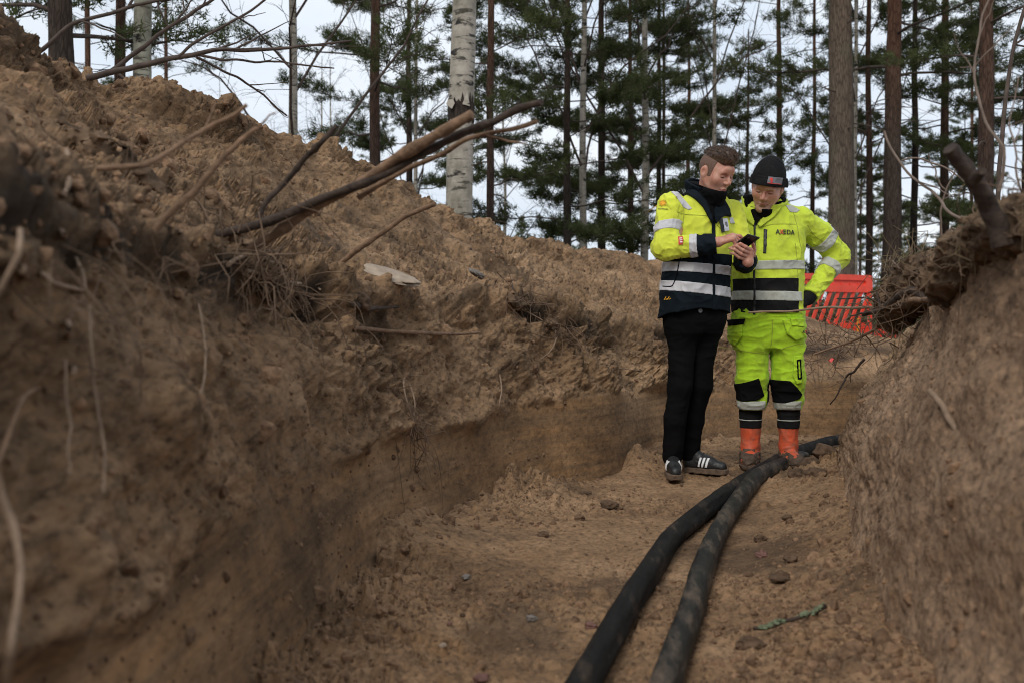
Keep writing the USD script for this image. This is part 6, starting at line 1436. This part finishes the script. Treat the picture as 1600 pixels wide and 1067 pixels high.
stone('flat_stone', 'pale flat slab of stone on the slope below the bare brown stick', 'stone', on_bank(612, 431, .03), (.125, .10, .020), MT['pale_stone'], 701, Ry(18) @ Rx(14), .45)
stone('flat_stone', 'smaller grey flat stone near the dark peg on the upper slope', 'stone', on_bank(745, 428, .02), (.05, .05, .02), MT['grey_stone'], 702, Ry(30))
stone('knob', 'round dark knob of wood in the slope under the flat stone', 'wood', on_bank(563, 474, .01), (.045, .045, .038), MT['dark_lump'], 703)
def fl(px, py, z=.01):
    ray = P(px, py, 1.0) - np.array([0, 0, CAM_H]); k = (z - CAM_H) / ray[2]; q = np.array([0, 0, CAM_H]) + ray * k
    q[2] = float(floor_z(q[0], q[1])[0]); return q
for k, (lab, px, py, s, m) in enumerate([
    ('reddish stone at the bottom edge left of the cables', 752, 1055, .024, 'red_stone'), ('dark lump near the middle of the trench floor', 729, 903, .020, 'grey_stone'), ('dark stone left of the middle of the floor', 645, 932, .016, 'grey_stone'),
    ('small black stone right of the pink pebble', 723, 962, .012, 'dark_lump'), ('pink pebble on the floor in the foreground', 703, 977, .012, 'red_stone'), ('pale yellow pebble in the foreground', 692, 1012, .012, 'pale_stone'),
    ('round dark pebble below the yellow one', 686, 1024, .010, 'dark_lump'), ('dark clod beside the foot of the cut', 849, 839, .030, 'dark_lump'), ('large dark clod on the floor left of the sneakers', 952, 786, .045, 'dark_lump'),
    ('second dark clod left of the sneakers', 915, 770, .035, 'dark_lump'), ('loose clod between cut and cables', 905, 812, .030, 'clod_b'), ('dark clod by the right cable', 1187, 850, .030, 'dark_lump'), ('orange brown stone right of the right cable', 1190, 872, .028, 'red_stone'),
    ('flat dark clod at the bottom right floor', 1170, 1018, .040, 'dark_lump'), ('mossy lump beside the right cable', 1230, 825, .026, 'dark_lump'), ('dark clod near the right wall foot', 1235, 888, .034, 'dark_lump'), ('broad crumbling clod right of the cables', 1220, 920, .045, 'dark_lump'),
    ('red brown stone close to the left cable', 922, 978, .020, 'red_stone'), ('grey stone in the middle foreground', 830, 968, .018, 'grey_stone'), ('dark crumb by the foot of the cut in front', 640, 890, .022, 'dark_lump')]):
    mm = MT['clod'] if m == 'clod_b' else MT[m]
    stone('stone' if 'stone' in lab or 'pebble' in lab else 'clod', lab, 'stone' if 'stone' in lab or 'pebble' in lab else 'clod', fl(px, py) + np.array([0, 0, s * .35]), (s * .8, s * .7, s * .45), mm, 720 + k, Rz(40 * k), .6)
# broken lumps along the sheared edge of the right floor, behind the right boot
for k, (px, py, s) in enumerate([(1262, 738, .07), (1290, 728, .07), (1245, 752, .05), (1275, 758, .05), (1312, 708, .06)]):
    stone('clod', ['wet lump of soil right of the right boot', 'largest wet lump by the right wall foot', 'small wet lump in front of the right boot', 'crumbling lump below the wet ones', 'wet lump on the cable end'][k], 'clod', fl(px, py) + np.array([0, 0, s * .3]), (s, s, s * .7), MT['dark_lump'], 760 + k, Rz(33 * k), .5)
lp = [fl(1178, 992) + (0, 0, .02), fl(1200, 997) + (0, 0, .022), fl(1235, 997) + (0, 0, .024), fl(1265, 990) + (0, 0, .022), fl(1290, 983) + (0, 0, .02)]
lt = thing('lichen_twig', 'twig crusted with pale green lichen lying on the floor at bottom right', 'twig')
lq = smoothline(lp, 24, .004, 9); obj('stem', tube(lq, np.linspace(.005, .006, 24), 7, .2, 9), MT['dark_stick'], lt, 60)
MT['lichen'] = plain('green_lichen', (0.13, 0.15, 0.092), 0.95, 0.1, var=.4, scale=60)
rgl = np.random.default_rng(3); lm = []
for k in range(60):
    i = rgl.integers(2, 23); 
    if 9 < i < 13: continue
    c = lq[i] + rgl.normal(0, .003, 3) + (0, 0, .004); m = clod_mesh(k, 1, .5, .5); m.apply_scale(rgl.uniform(.004, .010)); m.apply_translation(c); lm.append(m)
o = obj('lichen', cat(lm), MT['lichen'], lt, True); tag(o, kind='stuff')
MT['red_scrap'] = plain('red_scrap', (0.55, 0.03, 0.025), 0.5)
def scrap(label, c, w, h):
    g = np.stack(np.meshgrid(np.linspace(-1, 1, 9), np.linspace(-1, 1, 4), indexing='ij'), -1)
    v = np.zeros((9, 4, 3)); v[..., 0] = g[..., 0] * w; v[..., 1] = g[..., 1] * h * .5; v[..., 2] = g[..., 1] * h * .5 + .012 * np.sin(g[..., 0] * 3 + g[..., 1])
    m = grid_mesh(v + c, np.array([0, -.5, 1])); k = trimesh.Trimesh(m.vertices + (0, .0015, -.0015), m.faces[:, ::-1], process=False)
    tag(obj('plastic_scrap', cat([m, k]), MT['red_scrap'], None, True), label, 'litter')
scrap('red strip of plastic on the slope left of the navy jacket', on_bank(947, 497, .02), .026, .009)
scrap('red scrap in the brush behind the trench end', P(1299, 562, 7.3) + np.array([0, 0, .0]), .022, .012)
